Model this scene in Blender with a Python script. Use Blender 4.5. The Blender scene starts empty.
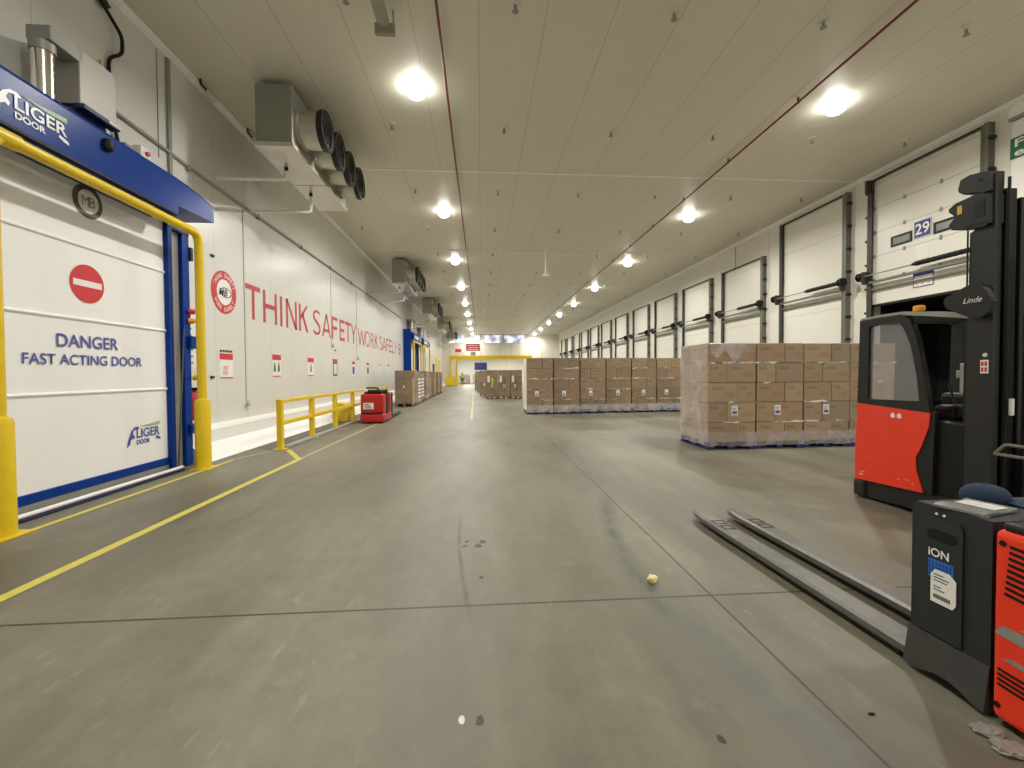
import bpy, bmesh, math, random
from mathutils import Vector, Matrix
random.seed(7)
S = bpy.context.scene
COL = S.collection

# ---------------------------------------------------------------- camera
cam_d = bpy.data.cameras.new('camera')
cam_d.sensor_width = 36.0
cam_d.lens = 436.0 / 1024.0 * 36.0
cam_d.clip_start = 0.05
cam_d.clip_end = 300
cam = bpy.data.objects.new('camera', cam_d)
COL.objects.link(cam)
CAM_YAW, CAM_PITCH, CAM_ROLL, CAM_H = 0.0700, 0.0229, -0.0059, 1.55
_f = Vector((math.sin(CAM_YAW) * math.cos(CAM_PITCH), math.cos(CAM_YAW) * math.cos(CAM_PITCH), -math.sin(CAM_PITCH)))
_r0 = Vector((math.cos(CAM_YAW), -math.sin(CAM_YAW), 0))
_u0 = _r0.cross(_f)
_r = math.cos(CAM_ROLL) * _r0 + math.sin(CAM_ROLL) * _u0
_u = -math.sin(CAM_ROLL) * _r0 + math.cos(CAM_ROLL) * _u0
cam.matrix_world = Matrix(((_r.x, _u.x, -_f.x, 0), (_r.y, _u.y, -_f.y, 0), (_r.z, _u.z, -_f.z, CAM_H), (0, 0, 0, 1)))
S.camera = cam

# ---------------------------------------------------------------- world, exposure
W = bpy.data.worlds.new('world')
S.world = W
W.use_nodes = True
W.node_tree.nodes['Background'].inputs[0].default_value = (0.6, 0.65, 0.7, 1)
W.node_tree.nodes['Background'].inputs[1].default_value = 0.15
S.view_settings.view_transform = 'Standard'
S.view_settings.look = 'None'
S.view_settings.gamma = 1.0
S.view_settings.use_curve_mapping = False
S.view_settings.exposure = 0.0
LAMP_POWER = 127.0
LAMP_COLOUR = (1.0, 0.975, 0.905)

# ---------------------------------------------------------------- room measures (metres)
XL, XR = -5.34, 10.99          # slogan wall, dock door wall
ZC = 7.10                      # ceiling
YB, YF = -6.0, 61.0            # wall behind the camera, far wall

# ---------------------------------------------------------------- materials
def nodes_of(name):
    m = bpy.data.materials.new(name)
    m.use_nodes = True
    nt = m.node_tree
    return m, nt, nt.nodes['Principled BSDF']

def N(nt, kind, **kw):
    n = nt.nodes.new(kind)
    for k, v in kw.items():
        if k.startswith('i_'):
            key = k[2:]
            key = int(key) if key.isdigit() else key
            n.inputs[key].default_value = v
        else:
            setattr(n, k, v)
    return n

def math_node(nt, op, a, b=None, c=None, clamp=False):
    n = nt.nodes.new('ShaderNodeMath')
    n.operation = op
    n.use_clamp = clamp
    for i, v in enumerate((a, b, c)):
        if v is None:
            continue
        if isinstance(v, (int, float)):
            n.inputs[i].default_value = v
        else:
            nt.links.new(v, n.inputs[i])
    return n.outputs[0]

def mix_col(nt, fac, a, b, mode='MIX'):
    n = nt.nodes.new('ShaderNodeMix')
    n.data_type = 'RGBA'
    n.blend_type = mode
    for s, v in ((n.inputs[0], fac), (n.inputs[6], a), (n.inputs[7], b)):
        if isinstance(v, (int, float)):
            s.default_value = v
        elif isinstance(v, tuple):
            s.default_value = v if len(v) == 4 else v + (1,)
        else:
            nt.links.new(v, s)
    return n.outputs[2]

def M(name, col, rough=0.5, metal=0.0, var=0.08, scale=6.0, bump=0.0, coat=0.0, spec=0.5):
    m, nt, p = nodes_of(name)
    p.inputs['Roughness'].default_value = rough
    p.inputs['Metallic'].default_value = metal
    p.inputs['Coat Weight'].default_value = coat
    p.inputs['Specular IOR Level'].default_value = spec
    tc = N(nt, 'ShaderNodeTexCoord')
    no = N(nt, 'ShaderNodeTexNoise', i_Scale=scale, i_Detail=5.0)
    nt.links.new(tc.outputs['Object'], no.inputs['Vector'])
    c = mix_col(nt, no.outputs['Fac'], tuple(x * (1 - var) for x in col), tuple(min(1, x * (1 + var)) for x in col))
    nt.links.new(c, p.inputs['Base Color'])
    if bump:
        b = N(nt, 'ShaderNodeBump', i_Strength=bump, i_Distance=0.01)
        nt.links.new(no.outputs['Fac'], b.inputs['Height'])
        nt.links.new(b.outputs[0], p.inputs['Normal'])
    return m

def emit_mat(name, col, strength):
    m, nt, p = nodes_of(name)
    p.inputs['Base Color'].default_value = col + (1,)
    p.inputs['Emission Color'].default_value = col + (1,)
    p.inputs['Emission Strength'].default_value = strength
    return m

def seam_fac(nt, comp, pitch, off, width):
    """1 on thin joints every pitch metres along one world axis"""
    a = math_node(nt, 'SUBTRACT', comp, off)
    a = math_node(nt, 'DIVIDE', a, pitch)
    a = math_node(nt, 'FRACT', a)
    a = math_node(nt, 'SUBTRACT', a, 0.5)
    a = math_node(nt, 'ABSOLUTE', a)
    return math_node(nt, 'GREATER_THAN', a, 0.5 - width / (2 * pitch))

def panel_mat(name, col, axis, pitch, off, width, rough, seam_dark=0.55, var=0.04, coat=0.0, axis2=None, pitch2=1, off2=0):
    m, nt, p = nodes_of(name)
    geo = N(nt, 'ShaderNodeNewGeometry')
    sep = N(nt, 'ShaderNodeSeparateXYZ')
    nt.links.new(geo.outputs['Position'], sep.inputs[0])
    f = seam_fac(nt, sep.outputs[axis], pitch, off, width)
    if axis2 is not None:
        f = math_node(nt, 'MAXIMUM', f, seam_fac(nt, sep.outputs[axis2], pitch2, off2, width))
    no = N(nt, 'ShaderNodeTexNoise', i_Scale=0.9, i_Detail=6.0)
    nt.links.new(geo.outputs['Position'], no.inputs['Vector'])
    base = mix_col(nt, no.outputs['Fac'], tuple(x * (1 - var) for x in col), tuple(x * (1 + var) for x in col))
    c = mix_col(nt, f, base, tuple(x * seam_dark for x in col))
    nt.links.new(c, p.inputs['Base Color'])
    p.inputs['Roughness'].default_value = rough
    p.inputs['Coat Weight'].default_value = coat
    wv = N(nt, 'ShaderNodeTexNoise', i_Scale=0.5, i_Detail=2.0)
    nt.links.new(geo.outputs['Position'], wv.inputs['Vector'])
    h = math_node(nt, 'SUBTRACT', math_node(nt, 'MULTIPLY', wv.outputs['Fac'], 0.6), math_node(nt, 'MULTIPLY', f, 0.3))
    b = N(nt, 'ShaderNodeBump', i_Strength=0.25, i_Distance=0.02)
    nt.links.new(h, b.inputs['Height'])
    nt.links.new(b.outputs[0], p.inputs['Normal'])
    return m

def floor_mat():
    m, nt, p = nodes_of('worn_concrete')
    geo = N(nt, 'ShaderNodeNewGeometry')
    pos = geo.outputs['Position']
    sep = N(nt, 'ShaderNodeSeparateXYZ')
    nt.links.new(pos, sep.inputs[0])
    X, Y = sep.outputs[0], sep.outputs[1]
    n1 = N(nt, 'ShaderNodeTexNoise', i_Scale=0.55, i_Detail=8.0, i_Roughness=0.62)
    n2 = N(nt, 'ShaderNodeTexNoise', i_Scale=4.5, i_Detail=10.0, i_Roughness=0.7)
    n3 = N(nt, 'ShaderNodeTexNoise', i_Scale=60.0, i_Detail=4.0)
    n5 = N(nt, 'ShaderNodeTexNoise', i_Scale=1.6, i_Detail=9.0, i_Roughness=0.75)
    for n in (n2, n3, n5):
        nt.links.new(pos, n.inputs['Vector'])
    mp = N(nt, 'ShaderNodeMapping')
    mp.inputs['Scale'].default_value = (1.3, 0.35, 1)
    nt.links.new(pos, mp.inputs['Vector'])
    nt.links.new(mp.outputs[0], n1.inputs['Vector'])
    r1 = N(nt, 'ShaderNodeValToRGB')
    r1.color_ramp.elements[0].position = 0.36
    r1.color_ramp.elements[0].color = (0.112, 0.101, 0.069, 1)
    r1.color_ramp.elements[1].position = 0.64
    r1.color_ramp.elements[1].color = (0.222, 0.206, 0.150, 1)
    nt.links.new(n1.outputs['Fac'], r1.inputs[0])
    r2 = N(nt, 'ShaderNodeValToRGB')
    r2.color_ramp.elements[0].position = 0.38
    r2.color_ramp.elements[0].color = (0.80, 0.80, 0.80, 1)
    r2.color_ramp.elements[1].position = 0.66
    r2.color_ramp.elements[1].color = (1.10, 1.10, 1.10, 1)
    nt.links.new(n2.outputs['Fac'], r2.inputs[0])
    c = mix_col(nt, 0.75, r1.outputs[0], r2.outputs[0], 'MULTIPLY')
    c = mix_col(nt, math_node(nt, 'MULTIPLY', n3.outputs['Fac'], 0.25), c, (0.16, 0.145, 0.11))
    # pale worn patches
    worn = math_node(nt, 'MULTIPLY_ADD', n5.outputs['Fac'], 6.0, -3.55, clamp=True)
    c = mix_col(nt, math_node(nt, 'MULTIPLY', worn, 0.42), c, (0.33, 0.305, 0.245))
    # saw-cut joints
    j = seam_fac(nt, Y, 7.9, 2.90, 0.020)
    j = math_node(nt, 'MAXIMUM', j, seam_fac(nt, X, 8.3, 1.585, 0.016))
    c = mix_col(nt, math_node(nt, 'MULTIPLY', j, 0.92), c, (0.03, 0.027, 0.02))
    # tyre scuffs: arcs |dist(P,C)-R| < w
    def arc(cx, cy, R, w, ymin, ymax, dark, col):
        nonlocal c
        dx = math_node(nt, 'SUBTRACT', X, cx)
        dy = math_node(nt, 'SUBTRACT', Y, cy)
        d = math_node(nt, 'SQRT', math_node(nt, 'ADD', math_node(nt, 'MULTIPLY', dx, dx), math_node(nt, 'MULTIPLY', dy, dy)))
        d = math_node(nt, 'ABSOLUTE', math_node(nt, 'SUBTRACT', d, R))
        d = math_node(nt, 'SUBTRACT', 1.0, math_node(nt, 'DIVIDE', d, w), clamp=True)
        d = math_node(nt, 'MULTIPLY', d, math_node(nt, 'MULTIPLY', math_node(nt, 'SUBTRACT', Y, ymin), 2.2, clamp=True))
        d = math_node(nt, 'MULTIPLY', d, math_node(nt, 'MULTIPLY', math_node(nt, 'SUBTRACT', ymax, Y), 1.6, clamp=True))
        d = math_node(nt, 'MULTIPLY', d, math_node(nt, 'MULTIPLY_ADD', n2.outputs['Fac'], 2.2, -0.35, clamp=True))
        c = mix_col(nt, math_node(nt, 'MULTIPLY', d, dark), c, col)
    arc(8.187, 3.042, 7.007, 0.13, 2.4, 5.7, 1.0, (0.078, 0.082, 0.066))
    arc(8.187, 3.042, 6.90, 0.30, 0.9, 3.1, 0.9, (0.100, 0.105, 0.088))
    arc(11.74, 4.673, 11.972, 0.028, 2.65, 4.95, 1.0, (0.055, 0.05, 0.04))
    arc(7.6, 3.6, 5.95, 0.16, 1.0, 3.3, 0.6, (0.085, 0.083, 0.068))
    # pale drag streaks
    mp2 = N(nt, 'ShaderNodeMapping')
    mp2.inputs['Scale'].default_value = (1.0, 0.35, 1)
    mp2.inputs['Rotation'].default_value = (0, 0, 0.25)
    nt.links.new(pos, mp2.inputs['Vector'])
    n7 = N(nt, 'ShaderNodeTexNoise', i_Scale=13.0, i_Detail=5.0, i_Roughness=0.6)
    nt.links.new(mp2.outputs[0], n7.inputs['Vector'])
    st = math_node(nt, 'MULTIPLY_ADD', n7.outputs['Fac'], 9.0, -5.3, clamp=True)
    st = math_node(nt, 'MULTIPLY', st, math_node(nt, 'MULTIPLY_ADD', n1.outputs['Fac'], 5.0, -2.2, clamp=True))
    c = mix_col(nt, math_node(nt, 'MULTIPLY', st, 0.40), c, (0.34, 0.32, 0.265))
    # small black rubber spots
    vor = N(nt, 'ShaderNodeTexNoise', i_Scale=16.0, i_Detail=3.0)
    nt.links.new(pos, vor.inputs['Vector'])
    def spot(cx, cy, rad, col=(0.022, 0.021, 0.018)):
        nonlocal c
        dx = math_node(nt, 'SUBTRACT', X, cx)
        dy = math_node(nt, 'MULTIPLY', math_node(nt, 'SUBTRACT', Y, cy), 0.6)
        d = math_node(nt, 'SQRT', math_node(nt, 'ADD', math_node(nt, 'MULTIPLY', dx, dx), math_node(nt, 'MULTIPLY', dy, dy)))
        d = math_node(nt, 'ADD', d, math_node(nt, 'MULTIPLY', math_node(nt, 'SUBTRACT', vor.outputs['Fac'], 0.5), rad * 2.2))
        c = mix_col(nt, math_node(nt, 'MULTIPLY', math_node(nt, 'LESS_THAN', d, rad), 1.0), c, col)
    spot(-0.16, 3.92, 0.02); spot(-0.15, 4.03, 0.018); spot(-0.04, 3.93, 0.03); spot(0.0, 4.0, 0.028); spot(-0.01, 3.3, 0.016); spot(-0.02, 1.93, 0.018)
    spot(-0.10, 1.93, 0.012, (0.6, 0.58, 0.52)); spot(1.0, 1.75, 0.014)
    nt.links.new(c, p.inputs['Base Color'])
    rr = math_node(nt, 'MULTIPLY_ADD', n2.outputs['Fac'], 0.30, 0.36)
    nt.links.new(rr, p.inputs['Roughness'])
    p.inputs['Specular IOR Level'].default_value = 0.45
    b = N(nt, 'ShaderNodeBump', i_Strength=0.12, i_Distance=0.01)
    hh = math_node(nt, 'SUBTRACT', n2.outputs['Fac'], math_node(nt, 'MULTIPLY', j, 1.5))
    nt.links.new(hh, b.inputs['Height'])
    nt.links.new(b.outputs[0], p.inputs['Normal'])
    return m

def carton_mat(name, hue, coat):
    """cardboard, each carton a little different, brown tape and dark print blocks; film sheen as coat"""
    m, nt, p = nodes_of(name)
    oi = N(nt, 'ShaderNodeObjectInfo')
    tc = N(nt, 'ShaderNodeTexCoord')
    sep = N(nt, 'ShaderNodeSeparateXYZ')
    nt.links.new(tc.outputs['Generated'], sep.inputs[0])
    gx, gy, gz = sep.outputs
    base = mix_col(nt, oi.outputs['Random'], (hue[0] * 0.80, hue[1] * 0.80, hue[2] * 0.82), (hue[0] * 1.18, hue[1] * 1.15, hue[2] * 1.12))
    rd = math_node(nt, 'FRACT', math_node(nt, 'MULTIPLY', oi.outputs['Random'], 7.31))
    rd = math_node(nt, 'MULTIPLY_ADD', rd, 1.6, -1.0, clamp=True)
    base = mix_col(nt, rd, base, (hue[0] * 1.02, hue[1] * 0.78, hue[2] * 0.72))
    no = N(nt, 'ShaderNodeTexNoise', i_Scale=7.0, i_Detail=4.0)
    nt.links.new(tc.outputs['Object'], no.inputs['Vector'])
    base = mix_col(nt, math_node(nt, 'MULTIPLY', no.outputs['Fac'], 0.35), base, tuple(x * 0.7 for x in hue))
    def band(v, a, b):
        return math_node(nt, 'MULTIPLY', math_node(nt, 'GREATER_THAN', v, a), math_node(nt, 'LESS_THAN', v, b))
    # printed block near the top of each face
    pr = math_node(nt, 'MULTIPLY', band(gz, 0.66, 0.80), math_node(nt, 'MAXIMUM', math_node(nt, 'MULTIPLY', band(gx, 0.12, 0.52), band(gy, -0.1, 0.02)),
                   math_node(nt, 'MULTIPLY', band(gy, 0.15, 0.55), band(gx, -0.1, 0.02))))
    pn = N(nt, 'ShaderNodeTexNoise', i_Scale=38.0, i_Detail=1.0)
    nt.links.new(tc.outputs['Object'], pn.inputs['Vector'])
    pr = math_node(nt, 'MULTIPLY', pr, math_node(nt, 'GREATER_THAN', pn.outputs['Fac'], 0.47))
    base = mix_col(nt, math_node(nt, 'MULTIPLY', pr, 0.55), base, (0.10, 0.055, 0.03))
    pr2 = math_node(nt, 'MULTIPLY', band(gz, 0.28, 0.52), band(gx, 0.55, 0.92))
    pr2 = math_node(nt, 'MULTIPLY', pr2, math_node(nt, 'GREATER_THAN', oi.outputs['Random'], 0.45))
    base = mix_col(nt, math_node(nt, 'MULTIPLY', pr2, 0.30), base, (0.33, 0.10, 0.05))
    edge = math_node(nt, 'MAXIMUM', math_node(nt, 'GREATER_THAN', gz, 0.965), math_node(nt, 'LESS_THAN', gz, 0.03))
    base = mix_col(nt, math_node(nt, 'MULTIPLY', edge, 0.35), base, tuple(x * 0.45 for x in hue))
    nt.links.new(base, p.inputs['Base Color'])
    p.inputs['Roughness'].default_value = 0.6
    p.inputs['Coat Weight'].default_value = coat
    p.inputs['Coat Roughness'].default_value = 0.16
    # wrinkled film bump on the coat
    wn = N(nt, 'ShaderNodeTexNoise', i_Scale=5.0, i_Detail=6.0, i_Distortion=1.2)
    geo = N(nt, 'ShaderNodeNewGeometry')
    nt.links.new(geo.outputs['Position'], wn.inputs['Vector'])
    b = N(nt, 'ShaderNodeBump', i_Strength=0.6, i_Distance=0.03)
    nt.links.new(wn.outputs['Fac'], b.inputs['Height'])
    nt.links.new(b.outputs[0], p.inputs['Coat Normal'])
    return m

def film_mat(name, tint, alpha, contrast=0.9):
    m, nt, p = nodes_of(name)
    p.inputs['Base Color'].default_value = tint + (1,)
    p.inputs['Roughness'].default_value = 0.2
    geo = N(nt, 'ShaderNodeNewGeometry')
    wn = N(nt, 'ShaderNodeTexNoise', i_Scale=2.2, i_Detail=3.0, i_Distortion=1.0)
    nt.links.new(geo.outputs['Position'], wn.inputs['Vector'])
    a = math_node(nt, 'MULTIPLY_ADD', wn.outputs['Fac'], contrast, alpha - contrast / 2, clamp=True)
    nt.links.new(a, p.inputs['Alpha'])
    b = N(nt, 'ShaderNodeBump', i_Strength=0.5, i_Distance=0.03)
    nt.links.new(wn.outputs['Fac'], b.inputs['Height'])
    nt.links.new(b.outputs[0], p.inputs['Normal'])
    return m

def glass_mat(name, tint, alpha, rough=0.05):
    m, nt, p = nodes_of(name)
    p.inputs['Base Color'].default_value = tint + (1,)
    p.inputs['Roughness'].default_value = rough
    p.inputs['Alpha'].default_value = alpha
    p.inputs['Specular IOR Level'].default_value = 0.8
    return m

def far_window_mat():
    m, nt, p = nodes_of('bright_window_pane')
    geo = N(nt, 'ShaderNodeNewGeometry')
    no = N(nt, 'ShaderNodeTexNoise', i_Scale=0.9, i_Detail=4.0)
    nt.links.new(geo.outputs['Position'], no.inputs['Vector'])
    r = N(nt, 'ShaderNodeValToRGB')
    r.color_ramp.elements[0].position = 0.38
    r.color_ramp.elements[0].color = (0.16, 0.17, 0.32, 1)
    r.color_ramp.elements[1].position = 0.58
    r.color_ramp.elements[1].color = (0.95, 0.97, 1.0, 1)
    nt.links.new(no.outputs['Fac'], r.inputs[0])
    nt.links.new(r.outputs[0], p.inputs['Emission Color'])
    p.inputs['Emission Strength'].default_value = 1.0
    p.inputs['Base Color'].default_value = (0.2, 0.22, 0.3, 1)
    p.inputs['Roughness'].default_value = 0.1
    return m

MAT = dict(
    floor=floor_mat(),
    ceiling=panel_mat('ceiling_panel', (0.72, 0.69, 0.585), 0, 1.047, 0.0, 0.014, 0.42, 0.68, 0.04),
    wall=panel_mat('white_wall_panel', (0.70, 0.695, 0.655), 1, 1.17, 10.38, 0.014, 0.30, 0.78, 0.03),
    wallr=panel_mat('dock_wall_panel', (0.74, 0.72, 0.64), 1, 3.87, 8.32, 0.016, 0.4, 0.6, 0.03),
    wallf=panel_mat('far_wall_panel', (0.78, 0.76, 0.68), 0, 4.3, 8.5, 0.05, 0.4, 0.6, 0.03),
    trim=M('white_trim', (0.86, 0.85, 0.80), 0.4),
    kerb=M('white_painted_kerb', (0.82, 0.81, 0.79), 0.45, var=0.03, scale=3),
    leaf=panel_mat('dock_door_leaf', (0.74, 0.72, 0.64), 2, 0.66, 3.42, 0.02, 0.35, 0.62, 0.02),
    leafw=panel_mat('dock_door_white', (0.76, 0.74, 0.66), 2, 2.25, 3.5, 0.018, 0.35, 0.7, 0.02),
    yellow=M('yellow_paint', (0.74, 0.52, 0.008), 0.38, var=0.10, scale=9, bump=0.05),
    yline=M('yellow_floor_paint', (0.58, 0.51, 0.095), 0.6, var=0.25, scale=14),
    pline=M('faded_floor_paint', (0.42, 0.38, 0.22), 0.6, var=0.25, scale=14),
    blue=M('blue_paint', (0.001, 0.034, 0.24), 0.30, var=0.06, spec=0.16),
    dblue=M('dark_blue_rubber', (0.006, 0.012, 0.07), 0.5),
    curtain=M('white_door_curtain', (0.88, 0.87, 0.86), 0.38, var=0.02),
    steel=M('stainless_steel', (0.33, 0.31, 0.28), 0.5, 0.4, var=0.08, scale=20),
    shiny=M('shiny_duct_foil', (0.85, 0.83, 0.80), 0.17, 1.0, var=0.05),
    grey=M('grey_metal', (0.30, 0.30, 0.27), 0.5, 0.2),
    greyp=M('grey_pipe', (0.36, 0.34, 0.29), 0.5, 0.1),
    casing=M('evaporator_casing', (0.30, 0.30, 0.255), 0.42, 0.3, var=0.06, scale=3),
    tray=M('evaporator_tray', (0.66, 0.64, 0.58), 0.22, 0.35, var=0.06),
    shroud=M('galvanised_shroud', (0.50, 0.49, 0.42), 0.36, 0.7, var=0.12, scale=5),
    black=M('black_plastic', (0.006, 0.006, 0.006), 0.5, spec=0.3),
    dark=M('charcoal_metal', (0.014, 0.0145, 0.0135), 0.48, 0.0, var=0.18, scale=8, bump=0.06, spec=0.35),
    dark2=M('dark_grey_mast', (0.021, 0.021, 0.019), 0.45, 0.0, var=0.14, scale=8, spec=0.35),
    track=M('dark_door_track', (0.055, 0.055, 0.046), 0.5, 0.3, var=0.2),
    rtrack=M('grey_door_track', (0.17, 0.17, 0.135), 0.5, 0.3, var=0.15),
    red=M('red_orange_paint', (0.86, 0.040, 0.010), 0.33, var=0.09, scale=5, coat=0.2),
    tugred=M('tug_red_paint', (0.47, 0.013, 0.012), 0.35, var=0.12, scale=6),
    sred=M('sign_red', (0.62, 0.030, 0.040), 0.45, var=0.03),
    slog=M('slogan_red', (0.52, 0.042, 0.060), 0.45, var=0.05),
    swhite=M('sign_white', (0.84, 0.82, 0.79), 0.45, var=0.02),
    spink=M('sign_pink', (0.75, 0.42, 0.40), 0.5, var=0.12, scale=30),
    sblue=M('sign_blue', (0.018, 0.024, 0.19), 0.4, var=0.03),
    ltblue=M('print_blue', (0.02, 0.16, 0.55), 0.45, var=0.1),
    dtext=M('door_text_blue', (0.075, 0.095, 0.36), 0.45, var=0.03),
    olive=M('badge_olive', (0.10, 0.105, 0.065), 0.45, var=0.15, scale=30),
    sgreen=M('sign_green', (0.010, 0.15, 0.055), 0.4, var=0.03),
    leafg=M('logo_green', (0.35, 0.48, 0.33), 0.45, var=0.1),
    silver=M('logo_silver', (0.72, 0.74, 0.76), 0.35, var=0.08),
    purple=M('badge_purple', (0.16, 0.05, 0.22), 0.45),
    paper=M('paper', (0.80, 0.78, 0.72), 0.6, var=0.06, scale=25),
    orange=M('amber_lens', (0.85, 0.33, 0.02), 0.25),
    fork=M('worn_fork_steel', (0.16, 0.155, 0.14), 0.38, 0.45, var=0.38, scale=7, bump=0.05),
    forkd=M('fork_under_shade', (0.03, 0.028, 0.025), 0.5, 0.4),
    capblue=M('blue_cap_cloth', (0.010, 0.026, 0.062), 0.85, var=0.15, scale=30, bump=0.15),
    pallet=M('blue_pallet_wood', (0.011, 0.026, 0.125), 0.6, var=0.3, scale=9),
    pwood=M('brown_pallet_wood', (0.16, 0.10, 0.055), 0.7, var=0.3, scale=9),
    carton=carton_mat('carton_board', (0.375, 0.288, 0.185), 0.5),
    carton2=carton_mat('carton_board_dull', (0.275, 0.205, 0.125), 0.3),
    film=film_mat('stretch_film', (0.80, 0.76, 0.80), 0.34),
    sheet=M('pale_side_white', (0.86, 0.81, 0.72), 0.4, var=0.04),
    glass=glass_mat('cab_glass', (0.42, 0.42, 0.44), 0.30),
    wglass=M('door_window_glass', (0.30, 0.31, 0.31), 0.12, var=0.45, scale=3),
    fwin=far_window_mat(),
    hivis=M('hi_vis_yellow', (0.62, 0.80, 0.03), 0.7),
    cloth=M('dark_work_trousers', (0.02, 0.022, 0.03), 0.85),
    skin=M('skin', (0.45, 0.27, 0.19), 0.55),
    hair=M('dark_hair', (0.02, 0.015, 0.012), 0.7),
    redpipe=M('red_sprinkler_pipe', (0.20, 0.018, 0.014), 0.45),
    sprink=M('white_sprinkler', (0.70, 0.68, 0.62), 0.4),
    rubber=M('tyre_rubber', (0.018, 0.018, 0.018), 0.7),
    lens=emit_mat('lamp_lens', (1.0, 0.975, 0.90), 30.0),
    charcoal=M('charcoal_plastic', (0.024, 0.026, 0.027), 0.5, var=0.15, scale=12, bump=0.06, spec=0.35),
    skirt=M('worn_grey_plastic', (0.050, 0.050, 0.046), 0.55, var=0.2, scale=12, bump=0.08, spec=0.35),
    filmshine=film_mat('film_highlight', (0.86, 0.83, 0.82), 0.30, 5.0),
    haze=film_mat('lit_side_haze', (0.88, 0.80, 0.78), 0.30, 0.7),
    magcover=M('magazine_cover', (0.22, 0.215, 0.20), 0.28, var=0.5, scale=14),
    crumb=M('pale_yellow_scrap', (0.80, 0.70, 0.36), 0.7, var=0.1, scale=40, bump=0.2),
    scrap=M('grey_plastic_scrap', (0.27, 0.27, 0.24), 0.4, var=0.25, scale=25),
    cardedge=M('cardboard_edge', (0.55, 0.39, 0.22), 0.6),
    darkvoid=M('unlit_dock_black', (0.008, 0.008, 0.008), 0.9),
    gcarton=carton_mat('grey_wrapped_carton', (0.25, 0.22, 0.18), 0.3),
)

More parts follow.
